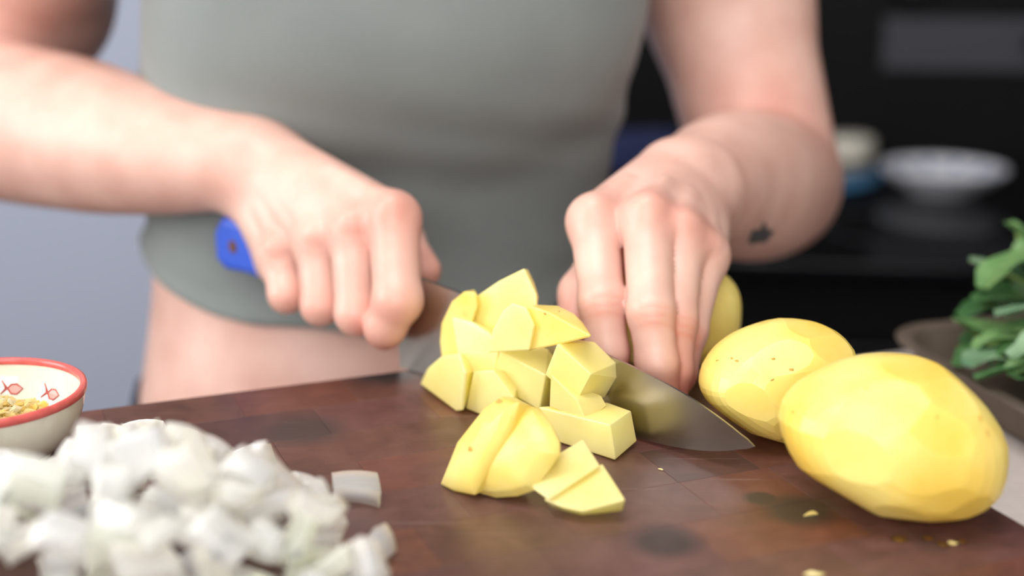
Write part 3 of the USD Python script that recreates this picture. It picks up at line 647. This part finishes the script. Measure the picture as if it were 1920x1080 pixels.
def surface(F, lo, hi, h, B=16):
    """surface nets over blocks; returns vertices (moved onto the field's zero), triangles, normals"""
    lo = np.asarray(lo, float); n = np.ceil((np.asarray(hi) - lo) / h / B).astype(int); N = n * B + 2
    pts_, ids_, quads = [], [], []
    g = np.arange(B + 1); gi = np.stack(np.meshgrid(g, g, g, indexing='ij'), -1).reshape(-1, 3)
    half = B * h * .5 * math.sqrt(3)
    corner = [np.array(c) for c in np.ndindex(2, 2, 2)]
    edges = [(a, b) for a in range(8) for b in range(a+1, 8) if np.abs(corner[a] - corner[b]).sum() == 1]
    def gid(c): return (c[:, 0] * N[1] + c[:, 1]) * N[2] + c[:, 2]
    for b in np.ndindex(*n):
        o = lo + np.array(b) * B * h; m = 6*h
        f = F.near(o - h, o + (B+1) * h, m) if isinstance(F, SU) else F
        if f is None: continue
        if abs(float(f(o[None] + B*h*.5)[0])) > half * 1.6 + 2*h: continue
        d = f(o + gi * h).reshape(B+1, B+1, B+1)
        s = d < 0
        if s.all() or not s.any(): continue
        cs = [s[c[0]:B+c[0], c[1]:B+c[1], c[2]:B+c[2]] for c in corner]
        cnt = sum(x.astype(np.int8) for x in cs); cell = np.argwhere((cnt > 0) & (cnt < 8))
        acc = np.zeros((len(cell), 3)); num = np.zeros(len(cell))
        cd = np.stack([d[cell[:, 0]+c[0], cell[:, 1]+c[1], cell[:, 2]+c[2]] for c in corner], 1)
        for a, e in edges:
            x = (cd[:, a] < 0) != (cd[:, e] < 0); t = cd[:, a] / np.where(x, cd[:, a] - cd[:, e], 1)
            acc += np.where(x[:, None], corner[a] + (corner[e] - corner[a]) * t[:, None], 0); num += x
        pts_.append(o + (cell + acc / num[:, None]) * h); gc = cell + np.array(b) * B; ids_.append(gid(gc))
        for ax in range(3):
            i0 = s[:B, :B, :B]; sl = [slice(0, B)] * 3; sl[ax] = slice(1, B+1); i1 = s[tuple(sl)]
            e = np.argwhere(i0 != i1)
            if not len(e): continue
            flip = i0[e[:, 0], e[:, 1], e[:, 2]]; ge = e + np.array(b) * B
            p, q = np.zeros(3, int), np.zeros(3, int); p[(ax+1) % 3] = 1; q[(ax+2) % 3] = 1
            qd = np.stack([gid(ge - p - q), gid(ge - q), gid(ge), gid(ge - p)], 1)
            qd[~flip] = qd[~flip][:, ::-1]
            quads.append(qd)
    P, I, Qd = np.vstack(pts_), np.concatenate(ids_), np.vstack(quads)
    order = np.argsort(I); P, I = P[order], I[order]
    k = np.searchsorted(I, Qd); k = np.clip(k, 0, len(I)-1); ok = (I[k] == Qd).all(1); k = k[ok]
    f = np.vstack([k[:, [0, 1, 2]], k[:, [0, 2, 3]]])
    return P, f
TETRA = np.array([[1, 1, 1], [1, -1, -1], [-1, 1, -1], [-1, -1, 1]]) / math.sqrt(3)
def settle(F, P, h, steps=1):
    """moves points onto the zero of F and gives the normals there, block by block"""
    key = np.floor(P / .035).astype(int); order = np.lexsort(key.T); Nn = np.zeros_like(P); P = P.copy()
    cut = np.flatnonzero(np.any(np.diff(key[order], axis=0) != 0, 1)) + 1
    e = .0006
    for ix in np.split(order, cut):
        p = P[ix]; f = F.near(p.min(0), p.max(0), .02) if isinstance(F, SU) else F
        for it in range(steps + 1):
            g = sum(f(p + e*k)[:, None] * k for k in TETRA) * (.75 / e)
            l2 = np.maximum((g*g).sum(1), .05)
            if it < steps: p = p - np.clip(f(p) / l2, -h, h)[:, None] * g
        P[ix] = p; Nn[ix] = g / np.sqrt(np.maximum((g*g).sum(1), 1e-12))[:, None]
    return P, Nn

UL, FW = np.array([*U2, 0.]), np.array([*V2, 0.])                   # across the person, towards the board
TOR = np.array([-.083, .870, TOP])
def tor(u, f, z): return TOR + UL*u + FW*f + UP*z
torso = Loft(TOR, UL, FW, [(-.34, .175, .115, 0, 0), (-.24, .180, .118, .0, 0), (-.13, .166, .108, .010, 0), (-.055, .150, .098, .010, 0), (.0, .141, .090, .006, 0),
                           (.04, .139, .086, .008, 0), (.09, .142, .088, .022, 0), (.15, .142, .092, .042, .004), (.22, .139, .094, .054, .006), (.28, .156, .088, .056, 0), (.325, .13, .066, .052, 0), (.35, .07, .05, .05, 0)])
_ca, _sa = math.cos(.16), math.sin(.16); _bu = UL*_ca - UP*_sa; _bz = UL*_sa + UP*_ca
bust = [Ell(tor(.014, .092, .150), (.098, .058, .066), [_bu, FW, _bz])]
belly = Ell(tor(-.01, .066, -.085), (.112, .058, .075))
neck = Cap(tor(0, .05, .33), tor(0, .09, .44), .056, .052)
trunk = SU(.026, SU(.05, torso, neck, belly), *bust)

def finger(pts, rs, k=.004):
    return SU(k, *[Cap(pts[i], pts[i+1], rs[i], rs[i+1]) for i in range(len(pts)-1)])
skin_marks = []                                                     # (point, reach, strength) of flushed skin
# her right hand and arm, on the knife's handle
wK = Q(452, 306, .742)
mK = [Q(738, 410, .676), Q(664, 436, .684), Q(597, 458, .698), Q(524, 482, .714)]
cK = [Q(505, 296, .742), Q(492, 310, .740), Q(482, 328, .740), Q(468, 352, .742)]
pK = [Q(746, 562, .659), Q(668, 588, .676), Q(601, 573, .691), Q(538, 552, .705)]
rK = [(.0122, .0113, .0098), (.0116, .0098, .0090), (.0110, .0092, .0086), (.0102, .0088, .0080)]
FWK = -KN                                                            # away from the viewer, through the handle
fK = []
for i in range(4):
    if i == 0: dip, tip = Q(722, 612, .664), Q(708, 628, .668) + FWK*.004
    else:
        dip = pK[i] + FWK*.024 + UP*(.000 if i < 3 else .003) - KD*.001; tip = dip + FWK*.004 + UP*.017 - KD*.001
    r = rK[i]
    fK.append(finger([mK[i], pK[i], dip, tip], [r[0], r[1], r[2]*.97, r[2]*.84]))
palmK = SU(.008, *[Cap(cK[i], mK[i], .0165 - .0005*i, .0116 - .0006*i) for i in range(4)],
           Cap(Q(500, 330, .752), Q(640, 420, .722), .019, .014), Cap(Q(505, 385, .748), Q(520, 490, .730), .016, .012))
thumbK = finger([Q(520, 310, .752), Q(655, 395, .738), Q(748, 452, .722), Q(794, 507, .702)], [.019, .0150, .0118, .0088], .006)
tendK = SU(.003, *[Cap(cK[i]*.45 + mK[i]*.55 - (cK[i]-mK[i])*0 + np.array([0, -.5, .86])*(.0128), mK[i] + np.array([0, -.62, .78])*.0108, .0018, .0026) for i in range(4)],
           *[Cap(mK[i] + np.array([0, -.66, .70])*.0102, mK[i] + np.array([0, -.66, .70])*.0108, .0062, .0056) for i in range(4)])
handK = SU(.0075, SU(.006, palmK, tendK), SU(.0012, *fK), thumbK)
eK = Q(-112, 200, .860)
armK = SU(.010, limb([(cK[1]+cK[2])/2, wK, Q(400, 300, .750), Q(300, 286, .766), Q(150, 253, .797), Q(0, 226, .830), eK], [.0185, .0250, .0272, .0335, .0430, .0462, .0440]))
upK = SU(.02, Cap(eK, Q(52, 0, .885), .044, .0485), Cap(Q(52, 0, .885), tor(-.165, .045, .285), .0485, .052))
limbK = SU(.012, SU(.004, armK, upK), handK)
# her left hand and arm, holding the potato behind the blade
wL = Q(1298, 350, .712)
mL = [Q(1114, 416, .648), Q(1213, 412, .638), Q(1277, 442, .641), Q(1322, 480, .649)]
cL = [Q(1252, 330, .702), Q(1278, 332, .703), Q(1302, 350, .705), Q(1318, 378, .706)]
pL = [Q(1129, 566, .623), Q(1220, 584, .613), Q(1268, 602, .623), Q(1292, 620, .634)]
dL = [Q(1139, 662, .622), Q(1232, 682, .612), Q(1264, 696, .622), Q(1276, 698, .633)]
tL = [Q(1144, 708, .628), Q(1240, 730, .616), Q(1262, 728, .624), Q(1272, 716, .634)]
rL = [(.0112, .0101, .0090, .0078), (.0112, .0099, .0089, .0076), (.0106, .0090, .0080, .0070), (.0098, .0080, .0070, .0062)]
fL = [finger([mL[i], pL[i], dL[i], tL[i]], rL[i]) for i in range(4)]
palmL = SU(.008, *[Cap(cL[i], mL[i], .0165 - .0006*i, .0117 - .0005*i) for i in range(4)],
           Cap(Q(1240, 370, .712), Q(1165, 460, .670), .017, .013), Cap(Q(1300, 400, .712), Q(1270, 500, .668), .014, .011))
thumbL = finger([Q(1235, 375, .715), Q(1140, 470, .685), Q(1090, 550, .664), Q(1072, 640, .648)], [.016, .0116, .0098, .0078], .006)
tendL = SU(.003, *[Cap(cL[i]*.4 + mL[i]*.6 + np.array([0, -.5, .86])*.0118, mL[i] + np.array([0, -.55, .83])*.0098, .0016, .0025) for i in range(4)],
           *[Cap(mL[i] + np.array([0, -.62, .75])*.0090, mL[i] + np.array([0, -.62, .75])*.0096, .0062, .0056) for i in range(4)])
handL = SU(.0075, SU(.006, palmL, tendL), SU(.0012, *fL), thumbL)
eL = Q(1440, 346, .885)
armL = SU(.010, limb([(cL[1]+cL[2])/2, wL, Q(1338, 346, .752), Q(1392, 348, .805), Q(1424, 347, .85), eL], [.0185, .0248, .0335, .0425, .0450, .0452]))
upL = SU(.02, Cap(eL + UP*.004, Q(1364, 0, .905), .0440, .0500), Cap(Q(1364, 0, .905), tor(.165, .045, .285), .0500, .053))
limbL = SU(.012, SU(.004, armL, upL), handL)
for i in range(4):
    skin_marks += [(mK[i] + np.array([0, -.009, .006]), .011, .30), (pK[i] + np.array([0, -.008, 0]), .012, .35)]
    skin_marks += [(mL[i] + np.array([0, -.006, .009]), .011, .32), (pL[i] + np.array([0, -.008, 0]), .009, .22), (tL[i], .016, .40)]
skin_marks += [(Q(795, 505, .70), .014, .5), (Q(712, 640, .668), .012, .7), (Q(1056, 600, .65), .02, .45), (Q(760, 420, .672), .02, .25), (eL, .06, .30), (Q(60, 120, .83), .07, .08), (Q(1440, 205, .83), .03, .35)]
# creases over the middle joints, as fine furrows
furrows = []
for P_, D_ in ((pL, [unit(dL[i] - mL[i]) for i in range(4)]),):
    for i in range(4):
        for k_ in (-.0034, 0, .0034): furrows.append((P_[i] + D_[i]*k_ + np.array([0, -.0095, .001]), D_[i], .0008, .0003))

def body_mesh():
    F = SU(.03, SU(0, limbK), SU(0, limbL))
    full = SU(0, limbK, limbL, trunk)
    parts = []
    for F1, lo, hi, h in ((limbK, np.minimum(limbK.lo, limbK.lo), limbK.hi, .0015), (limbL, limbL.lo, limbL.hi, .0015)):
        P, f = surface(F1, lo - .004, hi + .004, h); P, N = settle(F1, P, h); parts.append((P, f, N))
    cutz = TOP - .30
    P, f = surface(trunk, np.array(trunk.lo) - .01, np.array(trunk.hi) + .01, .004); P, N = settle(trunk, P, .004); parts.append((P, f, N))
    try:
        mans = [m3.Manifold(m3.Mesh(np.asarray(P, np.float32), np.asarray(f, np.uint32))) for P, f, N in parts]
        if any(x.is_empty() for x in mans): raise ValueError('not manifold: %s' % [str(x.status()) for x in mans])
        u = mans[0] + mans[1] + mans[2]
        grip = h1g + h2g + h3g                                      # flesh gives way to what the hands hold
        pv = (hp.vertices - hp.centroid)*1.008 + hp.centroid
        u = u - grip - m3.Manifold(m3.Mesh(np.asarray(pv, np.float32), np.asarray(hp.faces, np.uint32)))
        u = max(u.decompose(), key=lambda q: q.volume()); m = u.to_mesh(); P, f = np.array(m.vert_properties[:, :3], float), np.array(m.tri_verts)
        _, N = settle(full, P, .001, 0)
    except Exception as ex:
        print('body union:', ex)
        off = np.cumsum([0] + [len(x[0]) for x in parts]); P = np.vstack([x[0] for x in parts]); f = np.vstack([x[1] + o for x, o in zip(parts, off)]); N = np.vstack([x[2] for x in parts])
    disp = np.zeros(len(P)); flush = np.zeros(len(P))
    for c, d, w, a in furrows:
        q = P - c; near = (q*q).sum(1) < .011**2; s = q[near] @ d; r = 1 - (q[near]**2).sum(1) / .011**2
        disp[near] -= a * np.exp(-(s/w)**2) * np.clip(r, 0, 1); flush[near] += .30*np.exp(-(s/(w*1.3))**2) * np.clip(r, 0, 1)
    for c, R, a in skin_marks:
        flush += a * np.exp(-((P - c)**2).sum(1) / R**2)
    P = P + N * disp[:, None]
    return P, f, N, np.clip(flush, 0, 1)

person = thing('person', "person in a sage green cropped top holding the blue-handled knife and a potato", 'person')
bP, bF, bN, bFl = body_mesh()
obj('body', (bP, bF), SKIN, person, normals=bN, primvars=dict(flush=bFl))

# the cropped top: the trunk's shape a little out, cut at hem, armholes and neckline
def hem(p):
    q = p - TOR; f = q @ FW; u = q @ UL
    return .012 - .255*np.maximum(f, -.03) + .012*np.cos(u*14)*0 + .0015*np.sin(u*70)
def shirt_d(p):
    q = p - TOR; u, fw, z = q @ UL, q @ FW, q[:, 2]
    d = trunk(p) - .0042
    # soft folds under the bust and towards the sides
    fold = .0016*np.sin(u*60 + z*95 + 3*np.sin(z*40)) * np.exp(-((z-.05)/.035)**2) + .0012*np.sin(z*170 + u*35) * np.exp(-((z-.085)/.03)**2)
    roll = .0022*np.exp(-((z - hem(p) - .006)/.0045)**2)
    d = d - fold - roll
    cut = hem(p) - z
    arm = .062 - np.sqrt((np.abs(u) - .185)**2 + (z - .262)**2)
    nk = z - (.235 + .55*np.abs(u)*.9) + 0*u
    nk = np.where(np.abs(u) < .085, z - (.245 + 6*u*u), z - .31)
    k = .003
    def smax(a, b): h = np.maximum(k - np.abs(a-b), 0)/k; return np.maximum(a, b) + h*h*k*.25
    return smax(smax(smax(d, cut), arm), nk)
shirtF = SU(0, Fn(shirt_d, np.array(trunk.lo) - .02, np.array(trunk.hi) + .02))
sP, sF = surface(shirtF, TOR + [-.24, -.22, -.06], TOR + [.24, .22, .36], .0034); sP, sN = settle(shirtF, sP, .0034)
obj('cropped_top', (sP, sF), SHIRT, person, normals=sN)
legs = SU(.03, torso, Cap(tor(-.085, 0, -.30), tor(-.085, .01, -.62), .092, .062), Cap(tor(.085, 0, -.30), tor(.085, .01, -.62), .092, .062), Cap(tor(-.085, .01, -.62), tor(-.085, -.02, -.96), .062, .045), Cap(tor(.085, .01, -.62), tor(.085, -.02, -.96), .062, .045))
def pants_d(p):
    q = p - TOR; fw = q @ FW
    return np.maximum(legs(p) - .004, q[:, 2] - (-.070 - .35*np.maximum(fw, -.05)))
pF_ = SU(0, Fn(pants_d, np.array(legs.lo) - .02, np.array(legs.hi) + .02))
pP, pFc = surface(pF_, np.array([legs.lo[0]-.02, legs.lo[1]-.02, TOP-1.01]), np.array([legs.hi[0]+.02, legs.hi[1]+.02, TOP]), .010); pP, pN = settle(pF_, pP, .010, 0)
obj('leggings', (pP, pFc), NAVY, person, normals=pN)

# ------------------------------------------------------------------ tattoo on the forearm
def on_body(px, py, lift=.00018):
    d = unit(ray(px, py)); o = np.array([0, 0, CAMZ]); t = ((TAT[1] - o) @ d); miss = np.linalg.norm(TAT[1] - o - t[:, None]*d, axis=1)
    i = np.argmin(miss); p = TAT[1][i]; n = TAT[2][i]
    return o + d*(((p - o) @ n) / (d @ n)) + n*lift
_m = np.linalg.norm(bP - Q(1427, 440, .752), axis=1) < .05; _m &= (bN @ unit(ray(1427, 440)) < -.1)
TAT = (None, bP[_m], bN[_m])
INK = plain('tattoo_ink', S(72, 70, 72), .5)
from shapely.geometry import Polygon, Point
from shapely.ops import triangulate
def print_on_body(outline, name):
    pg = Polygon(outline); x0, y0, x1, y1 = pg.bounds
    pts = list(outline) + [(x, y) for x in np.arange(x0, x1, 5) for y in np.arange(y0, y1, 5) if pg.buffer(-1.5).contains(Point(x, y))]
    from scipy.spatial import Delaunay
    P2 = np.array(pts); tri = [t for t in Delaunay(P2).simplices if pg.buffer(.3).contains(Point(*P2[t].mean(0)))]
    P3 = np.array([on_body(*q) for q in P2])
    f = np.array(tri); nrm = np.cross(P3[f[:, 1]] - P3[f[:, 0]], P3[f[:, 2]] - P3[f[:, 0]]); flip = (nrm @ unit(ray(*P2.mean(0)))) > 0
    f[flip] = f[flip][:, ::-1]
    obj(name, trimesh.Trimesh(P3, f, process=False), INK, person, smooth=True)
print_on_body([(1401, 455), (1406, 440), (1411, 430), (1420, 431), (1426, 428), (1429, 420), (1433, 415), (1437, 422), (1438, 430), (1452, 431), (1447, 441), (1440, 449), (1436, 455), (1420, 455), (1412, 458)], 'tattoo')

# ------------------------------------------------------------------ baking tray with greens
TC = Q(1640, 612, .802); TRZ = TC[2]; TA = math.atan2(.268, .963)
tray = thing('baking_tray', 'worn grey metal baking tray holding the greens at the right', 'baking tray')
TRAYM = plain('worn_tin', S(124, 110, 98), .45, metallic=.4, vary=.25, scale=30, bump=.05)
def rr_outline(x0, x1, y0, y1, r, n=7):
    o = []
    for cx_, cy_, a0 in ((x1-r, y1-r, 0), (x0+r, y1-r, .5), (x0+r, y0+r, 1), (x1-r, y0+r, 1.5)):
        for k in range(n): a = math.pi*(a0 + .5*k/(n-1)); o.append((cx_ + r*math.cos(a), cy_ + r*math.sin(a)))
    return np.array(o)
def tray_local(P):
    c, s = math.cos(TA), math.sin(TA); P = np.asarray(P, float)
    return np.c_[TC[0] + P[:, 0]*c - P[:, 1]*s, TC[1] + P[:, 0]*s + P[:, 1]*c, TRZ + P[:, 2]]
TW, TD, TH = .40, .29, TRZ - (TOP - .04) - .0002
rings = [(0.0, -.0025), (-.0012, -.0005), (.0005, 0.0), (.0075, -.0012), (.0085, -.003), (.0145, -TH + .003), (.0185, -TH + .0012), (.05, -TH + .001), (.12, -TH + .001)]
under = [(.12, -TH), (.05, -TH), (.0175, -TH), (.0125, -TH + .002), (.0068, -.0035), (.0055, -.0025)]
v, n_ = [], 28
for d, z in rings + under:
    o = rr_outline(d, TW - d, -TD + d, -d, max(.034 - d, .006))
    v += [(x, y, z) for x, y in o]
f = []; k = len(rings) + len(under)
for i in range(k):
    for j in range(n_):
        a, b = i*n_ + j, i*n_ + (j+1) % n_; c, d = ((i+1) % k)*n_ + j, ((i+1) % k)*n_ + (j+1) % n_
        if i == len(rings) - 1: continue
        f += [[a, b, d], [a, d, c]]
for i, up in ((len(rings)-1, 1), (len(rings), -1)):
    c_ = len(v); v.append((TW/2, -TD/2, (rings + under)[i][1])); f += [[i*n_ + j, i*n_ + (j+1) % n_, c_][::up] for j in range(n_)]
tmesh = trimesh.Trimesh(tray_local(v), f, process=False); trimesh.repair.fix_normals(tmesh)
obj('pan', tmesh, TRAYM, tray, smooth=40)
def leafmat(name, c, c2):
    return mat(name, {'g': ('geometry', {}), 'n': ('noise_texture', dict(scale=60, detail=4)), 'r': ('rgb_ramp', dict(ramp=[(.3, c), (.7, c2)])), 'b': ('bump', dict(strength=.4, distance=.002)),
        'p': ('principled_bsdf', dict(roughness=.45)), 't': ('translucent_bsdf', {}), 'm': ('mix_closure', dict(fac=.2))},
        [('g.position', 'n.vector'), ('n.fac', 'r.fac'), ('r.color', 'p.base_color'), ('r.color', 't.color'), ('n.fac', 'b.height'), ('b.normal', 'p.normal'), ('p.BSDF', 'm.closure1'), ('t.BSDF', 'm.closure2')], surface='m.closure')
LEAF = [leafmat('leaf_deep', S(58, 104, 58), S(96, 142, 84)), leafmat('leaf_mid', S(86, 134, 76), S(138, 176, 112)), leafmat('leaf_frost', S(92, 132, 98), S(150, 182, 142))]
STALK = plain('pale_stalk', S(150, 178, 104), .4, vary=.15, scale=40)
greens = thing('bunch_of_greens', 'bunch of leafy green kale stalks lying on the baking tray', 'greens')
def leaf(path, width, fold, m_, seed, ruffle=.003, stalk=True):
    path = np.asarray(path, float); from scipy.interpolate import CubicSpline
    t = np.linspace(0, 1, len(path)); s = np.linspace(0, 1, 22); c = CubicSpline(t, path)(s); g = np.random.default_rng(seed)
    tg = np.gradient(c, axis=0); tg /= np.linalg.norm(tg, axis=1)[:, None]; n = 9; v = []
    ph = g.random(3)*6.28
    for i, q in enumerate(c):
        side = unit(np.cross(tg[i], UP + .2*np.array([math.sin(seed), math.cos(seed), 0]))); nn = np.cross(side, tg[i]); w = width*(1.0 - .45*s[i])*(1 if s[i] < .9 else max(.25, (1 - s[i])/.1)**.5)
        for j in range(n):
            y = (j/(n-1) - .5)*2; v.append(q + side*w*y + nn*(fold*w*abs(y)**1.3 + .35*ruffle*y*y*math.sin(15*s[i] + ph[0] + 2*y)))
    v = np.array(v); f = []
    for i in range(21):
        for j in range(n-1): a = i*n + j; f += [[a, a+1, a+n+1], [a, a+n+1, a+n]]
    m0 = trimesh.Trimesh(v, f, process=False); vn = m0.vertex_normals; k_ = len(v)
    lo = v - vn*.0008; bl = [i*n for i in range(22)], [i*n + n-1 for i in range(22)]
    f2 = f + [[a+k_, c_+k_, b+k_] for a, b, c_ in f]
    loop = [j for j in range(n)] + [i*n + n-1 for i in range(1, 22)] + [21*n + j for j in range(n-2, -1, -1)] + [i*n for i in range(20, 0, -1)]
    for a, b in zip(loop, loop[1:] + loop[:1]): f2 += [[a, b+k_, b], [a, a+k_, b+k_]]
    p = obj('leaf', trimesh.Trimesh(np.vstack([v, lo]), f2, process=False), m_, greens, smooth=50)
    if stalk:
        obj('stalk', tube(c[:-3] - np.array([0, 0, .0012]), np.linspace(.0034, .0012, 19), 8), STALK, str(p.GetPath()), smooth=60)
CT = TOP - .037
gr = np.random.default_rng(3)
specs = [   # tip px, py, Z ; root px, py, Z ; mid lift, width, fold, material
    ((1822, 500, .77), (1990, 600, .80), .030, .016, .35, 2), ((1893, 440, .775), (1960, 640, .80), .02, .012, .5, 1), ((1838, 560, .745), (2020, 610, .78), .018, .015, .3, 0),
    ((1790, 612, .74), (2010, 690, .76), .012, .010, .5, 1), ((1800, 668, .725), (2030, 720, .76), .008, .014, .3, 0), ((1850, 530, .74), (2060, 560, .77), .03, .017, .25, 1),
    ((1870, 600, .72), (2080, 640, .75), .02, .016, .3, 2), ((1850, 690, .705), (2060, 700, .74), .012, .015, .3, 0), ((1900, 660, .69), (2100, 680, .72), .022, .015, .4, 2),
    ((1915, 480, .765), (2080, 560, .79), .03, .016, .4, 1), ((1945, 520, .74), (2130, 600, .77), .03, .018, .3, 0), ((1815, 640, .745), (1990, 690, .78), .012, .012, .5, 0), ((1935, 590, .70), (2120, 640, .73), .03, .018, .3, 1),
    ((1880, 715, .69), (2070, 760, .73), .010, .014, .35, 0), ((1860, 505, .765), (2010, 660, .79), .02, .011, .6, 2), ((1930, 710, .67), (2110, 730, .71), .018, .016, .4, 1)]
for _k in range(12):
    _x, _y = gr.uniform(1800, 1900), gr.uniform(540, 715); _Z = .78 - (_y - 540)*.0005
    specs.append(((_x, _y, _Z), (_x + gr.uniform(160, 230), _y + gr.uniform(0, 60), _Z + .02), gr.uniform(.008, .025), gr.uniform(.009, .014), gr.uniform(.3, .6), int(gr.choice(3))))
for i, (a, b, lift, w_, fo, mi) in enumerate(specs):
    A, B_ = Q(*b), Q(*a); path = [A + (B_-A)*t + UP*lift*4*t*(1-t)*(.6) + gr.normal(size=3)*.003 for t in (0, .33, .66, 1)]
    path = [np.array([q[0], q[1], max(q[2], CT + .010)]) for q in path]
    leaf(path, w_, fo, LEAF[mi], i, stalk=i % 2 == 0 or i < 4)

# ------------------------------------------------------------------ the black stove and cabinets behind
SA = math.radians(-7); SC = np.array([.42, 1.40])                   # the stove's front middle
def st_box(x0, x1, y0, y1, z0, z1, r=.004): return moved(rbox((x0, y0, z0), (x1, y1, z1), r), (SC[0], SC[1], 0), SA)
stove = thing('stove', 'black glass-topped stove in the dark blurred background', 'stove')
SZ = .878
obj('oven_body', st_box(-.48, .50, .03, .66, .06, SZ - .02), BLACKMATT, stove)
obj('cooktop', st_box(-.49, .51, .0, .66, SZ - .02, SZ), BLACKGLASS, stove)
obj('oven_door', st_box(-.46, .48, .0, .03, .2, SZ - .09), BLACKGLASS, stove)
obj('door_handle', moved(tube([(-.38, -.04, SZ - .13), (.40, -.04, SZ - .13)], .009), (SC[0], SC[1], 0), SA), BLACKMATT, stove + '/oven_door')
obj('drawer', st_box(-.46, .48, .0, .03, .07, .19), BLACKMATT, stove)
obj('back_panel', st_box(-.49, .51, .662, .72, SZ - .02, 1.34), BLACKMATT, stove)
DIMSTEEL = plain('grey_panel', S(64, 64, 70), .6, specular_ior_level=.2)
obj('control_strip', st_box(.03, .505, .652, .665, 1.000, 1.074, .003), DIMSTEEL, stove)
def knob(x, z):
    c = trimesh.creation.cylinder(.021, .028, sections=24); c.apply_transform(trimesh.transformations.rotation_matrix(math.pi/2, (1, 0, 0))); c.vertices += (x, .640, z)
    obj('knob', moved(c, (SC[0], SC[1], 0), SA), BLACKGLASS, stove + '/control_strip', smooth=40)
for x in (.245, .43): knob(x, 1.040)
for x in (-.25, .0, .30):
    for y in (.17, .46): obj('burner_ring', moved(lathe([(.085, .0001), (.088, .0001), (.088, .0003), (.085, .0003), (.085, .0001)], 48), (0, 0, SZ)).copy().apply_translation((x, y, 0)) and moved(moved(lathe([(.085, .0001), (.088, .0001), (.088, .0003), (.085, .0003), (.085, .0001)], 48), (x, y, SZ)), (SC[0], SC[1], 0), SA), DIMSTEEL, stove)
cab = thing('black_cabinet', 'black kitchen cabinet right of the stove in the background', 'cabinet')
obj('carcass', st_box(.515, 1.5, .02, .66, .06, SZ - .03), BLACKMATT, cab); obj('countertop', st_box(.515, 1.5, 0, .68, SZ - .03, SZ), BLACKGLASS, cab)
obj('door', st_box(.53, 1.0, .0, .02, .1, SZ - .05), BLACKMATT, cab); obj('door', st_box(1.01, 1.48, .0, .02, .1, SZ - .05), BLACKMATT, cab)
obj('splashback', st_box(.515, 1.5, .665, .72, SZ - .02, 1.34), BLACKMATT, cab)
up = thing('wall_cabinet', 'black wall cabinet above the stove', 'cabinet')
obj('body', st_box(-.49, 1.5, .42, .74, 1.345, 2.1), BLACKMATT, up); obj('door', st_box(-.48, .0, .40, .42, 1.35, 2.09), BLACKMATT, up); obj('door', st_box(.01, .5, .40, .42, 1.35, 2.09), BLACKMATT, up); obj('door', st_box(.51, 1.49, .40, .42, 1.35, 2.09), BLACKMATT, up)
def atz(px, py, z):
    d = ray(px, py); return np.array([0, 0, CAMZ]) + d*((z - CAMZ)/d[2])
# dish, cream pot, blue spoon rest and cloth on the cooktop
PORC = plain('porcelain', S(196, 196, 204), .2); PBLUE = plain('blue_pattern', S(70, 92, 140), .3)
p = atz(1765, 352, SZ + .006); p[2] = SZ + .0008
dish = thing('patterned_dish', 'shallow white dish with blue pattern on the black stove', 'dish', p)
dp = dense([(0, .002), (.035, .002), (.037, .0), (.040, .001), (.042, .004), (.062, .016), (.078, .030), (.0795, .0315), (.0785, .0325), (.061, .0195), (.040, .0085), (0, .0075)])
obj('body', lathe(dp, 64), PORC, dish, smooth=50)
for k in range(12):
    a = 2*math.pi*k/12; q = np.array([.064*math.cos(a), .064*math.sin(a), .0225])
    s_ = trimesh.creation.icosphere(1, 1.0); s_.vertices = s_.vertices * [.009, .006, .0012]; s_.apply_transform(trimesh.transformations.rotation_matrix(-math.atan2(.014, .018), (0, 1, 0)))
    obj('painted_flower', moved(moved(s_, (0, 0, 0), a), q), PBLUE, dish, smooth=60)
p = atz(1592, 300, SZ); p[2] = SZ + .0008
pot_ = thing('cream_pot', 'small cream pot with a rounded lid behind the bent elbow', 'pot', p)
obj('body', lathe(dense([(0, 0), (.028, 0), (.031, .003), (.033, .012), (.0335, .022), (.0315, .0225), (0, .0215)]), 40), plain('cream_pot_glaze', S(206, 200, 188), .4), pot_, smooth=50)
obj('lid', lathe(dense([(0, .0226), (.0325, .0227), (.0335, .026), (.032, .031), (.024, .0335), (0, .034)]), 40), plain('cream_lid', S(212, 206, 194), .4), pot_, smooth=50)
a_, b_ = atz(1560, 362, SZ), atz(1690, 318, SZ)
rest_ = thing('spoon_rest', 'long light blue spoon rest beside the patterned dish', 'spoon rest')
pts = [a_*(1-t) + b_*t + UP*(.006 + .004*t) for t in np.linspace(0, 1, 12)]
obj('tray', tube(pts, [.012, .022, .026, .027, .026, .022, .016, .011, .009, .008, .007, .004], 16, flat=.2), plain('blue_glaze', S(64, 112, 150), .3), rest_, smooth=50)
p = atz(1195, 318, SZ); 
cl = rbox((-.06, -.04, 0), (.06, .04, .05), .012, 16); cl = moved(cl, (p[0], p[1], SZ + .0008), .3)
tg_ = thing('folded_cloth', 'dark blue folded cloth on the stove behind the person', 'cloth'); obj('cloth', cl, plain('blue_cloth', S(34, 42, 84), .9), tg_)
p = Q(1712, -58, 1.96)
ut = thing('hanging_ladle', 'pale metal ladle hanging above the stove, only its bowl in view', 'ladle')
s_ = trimesh.creation.icosphere(3, 1.0); s_.vertices = s_.vertices * [.028, .022, .040] + p; obj('bowl', s_, STEEL, ut, smooth=True)
obj('handle', tube([p + UP*.035, p + UP*.16, p + [0, .02, .20]], .005), STEEL, ut, smooth=40)
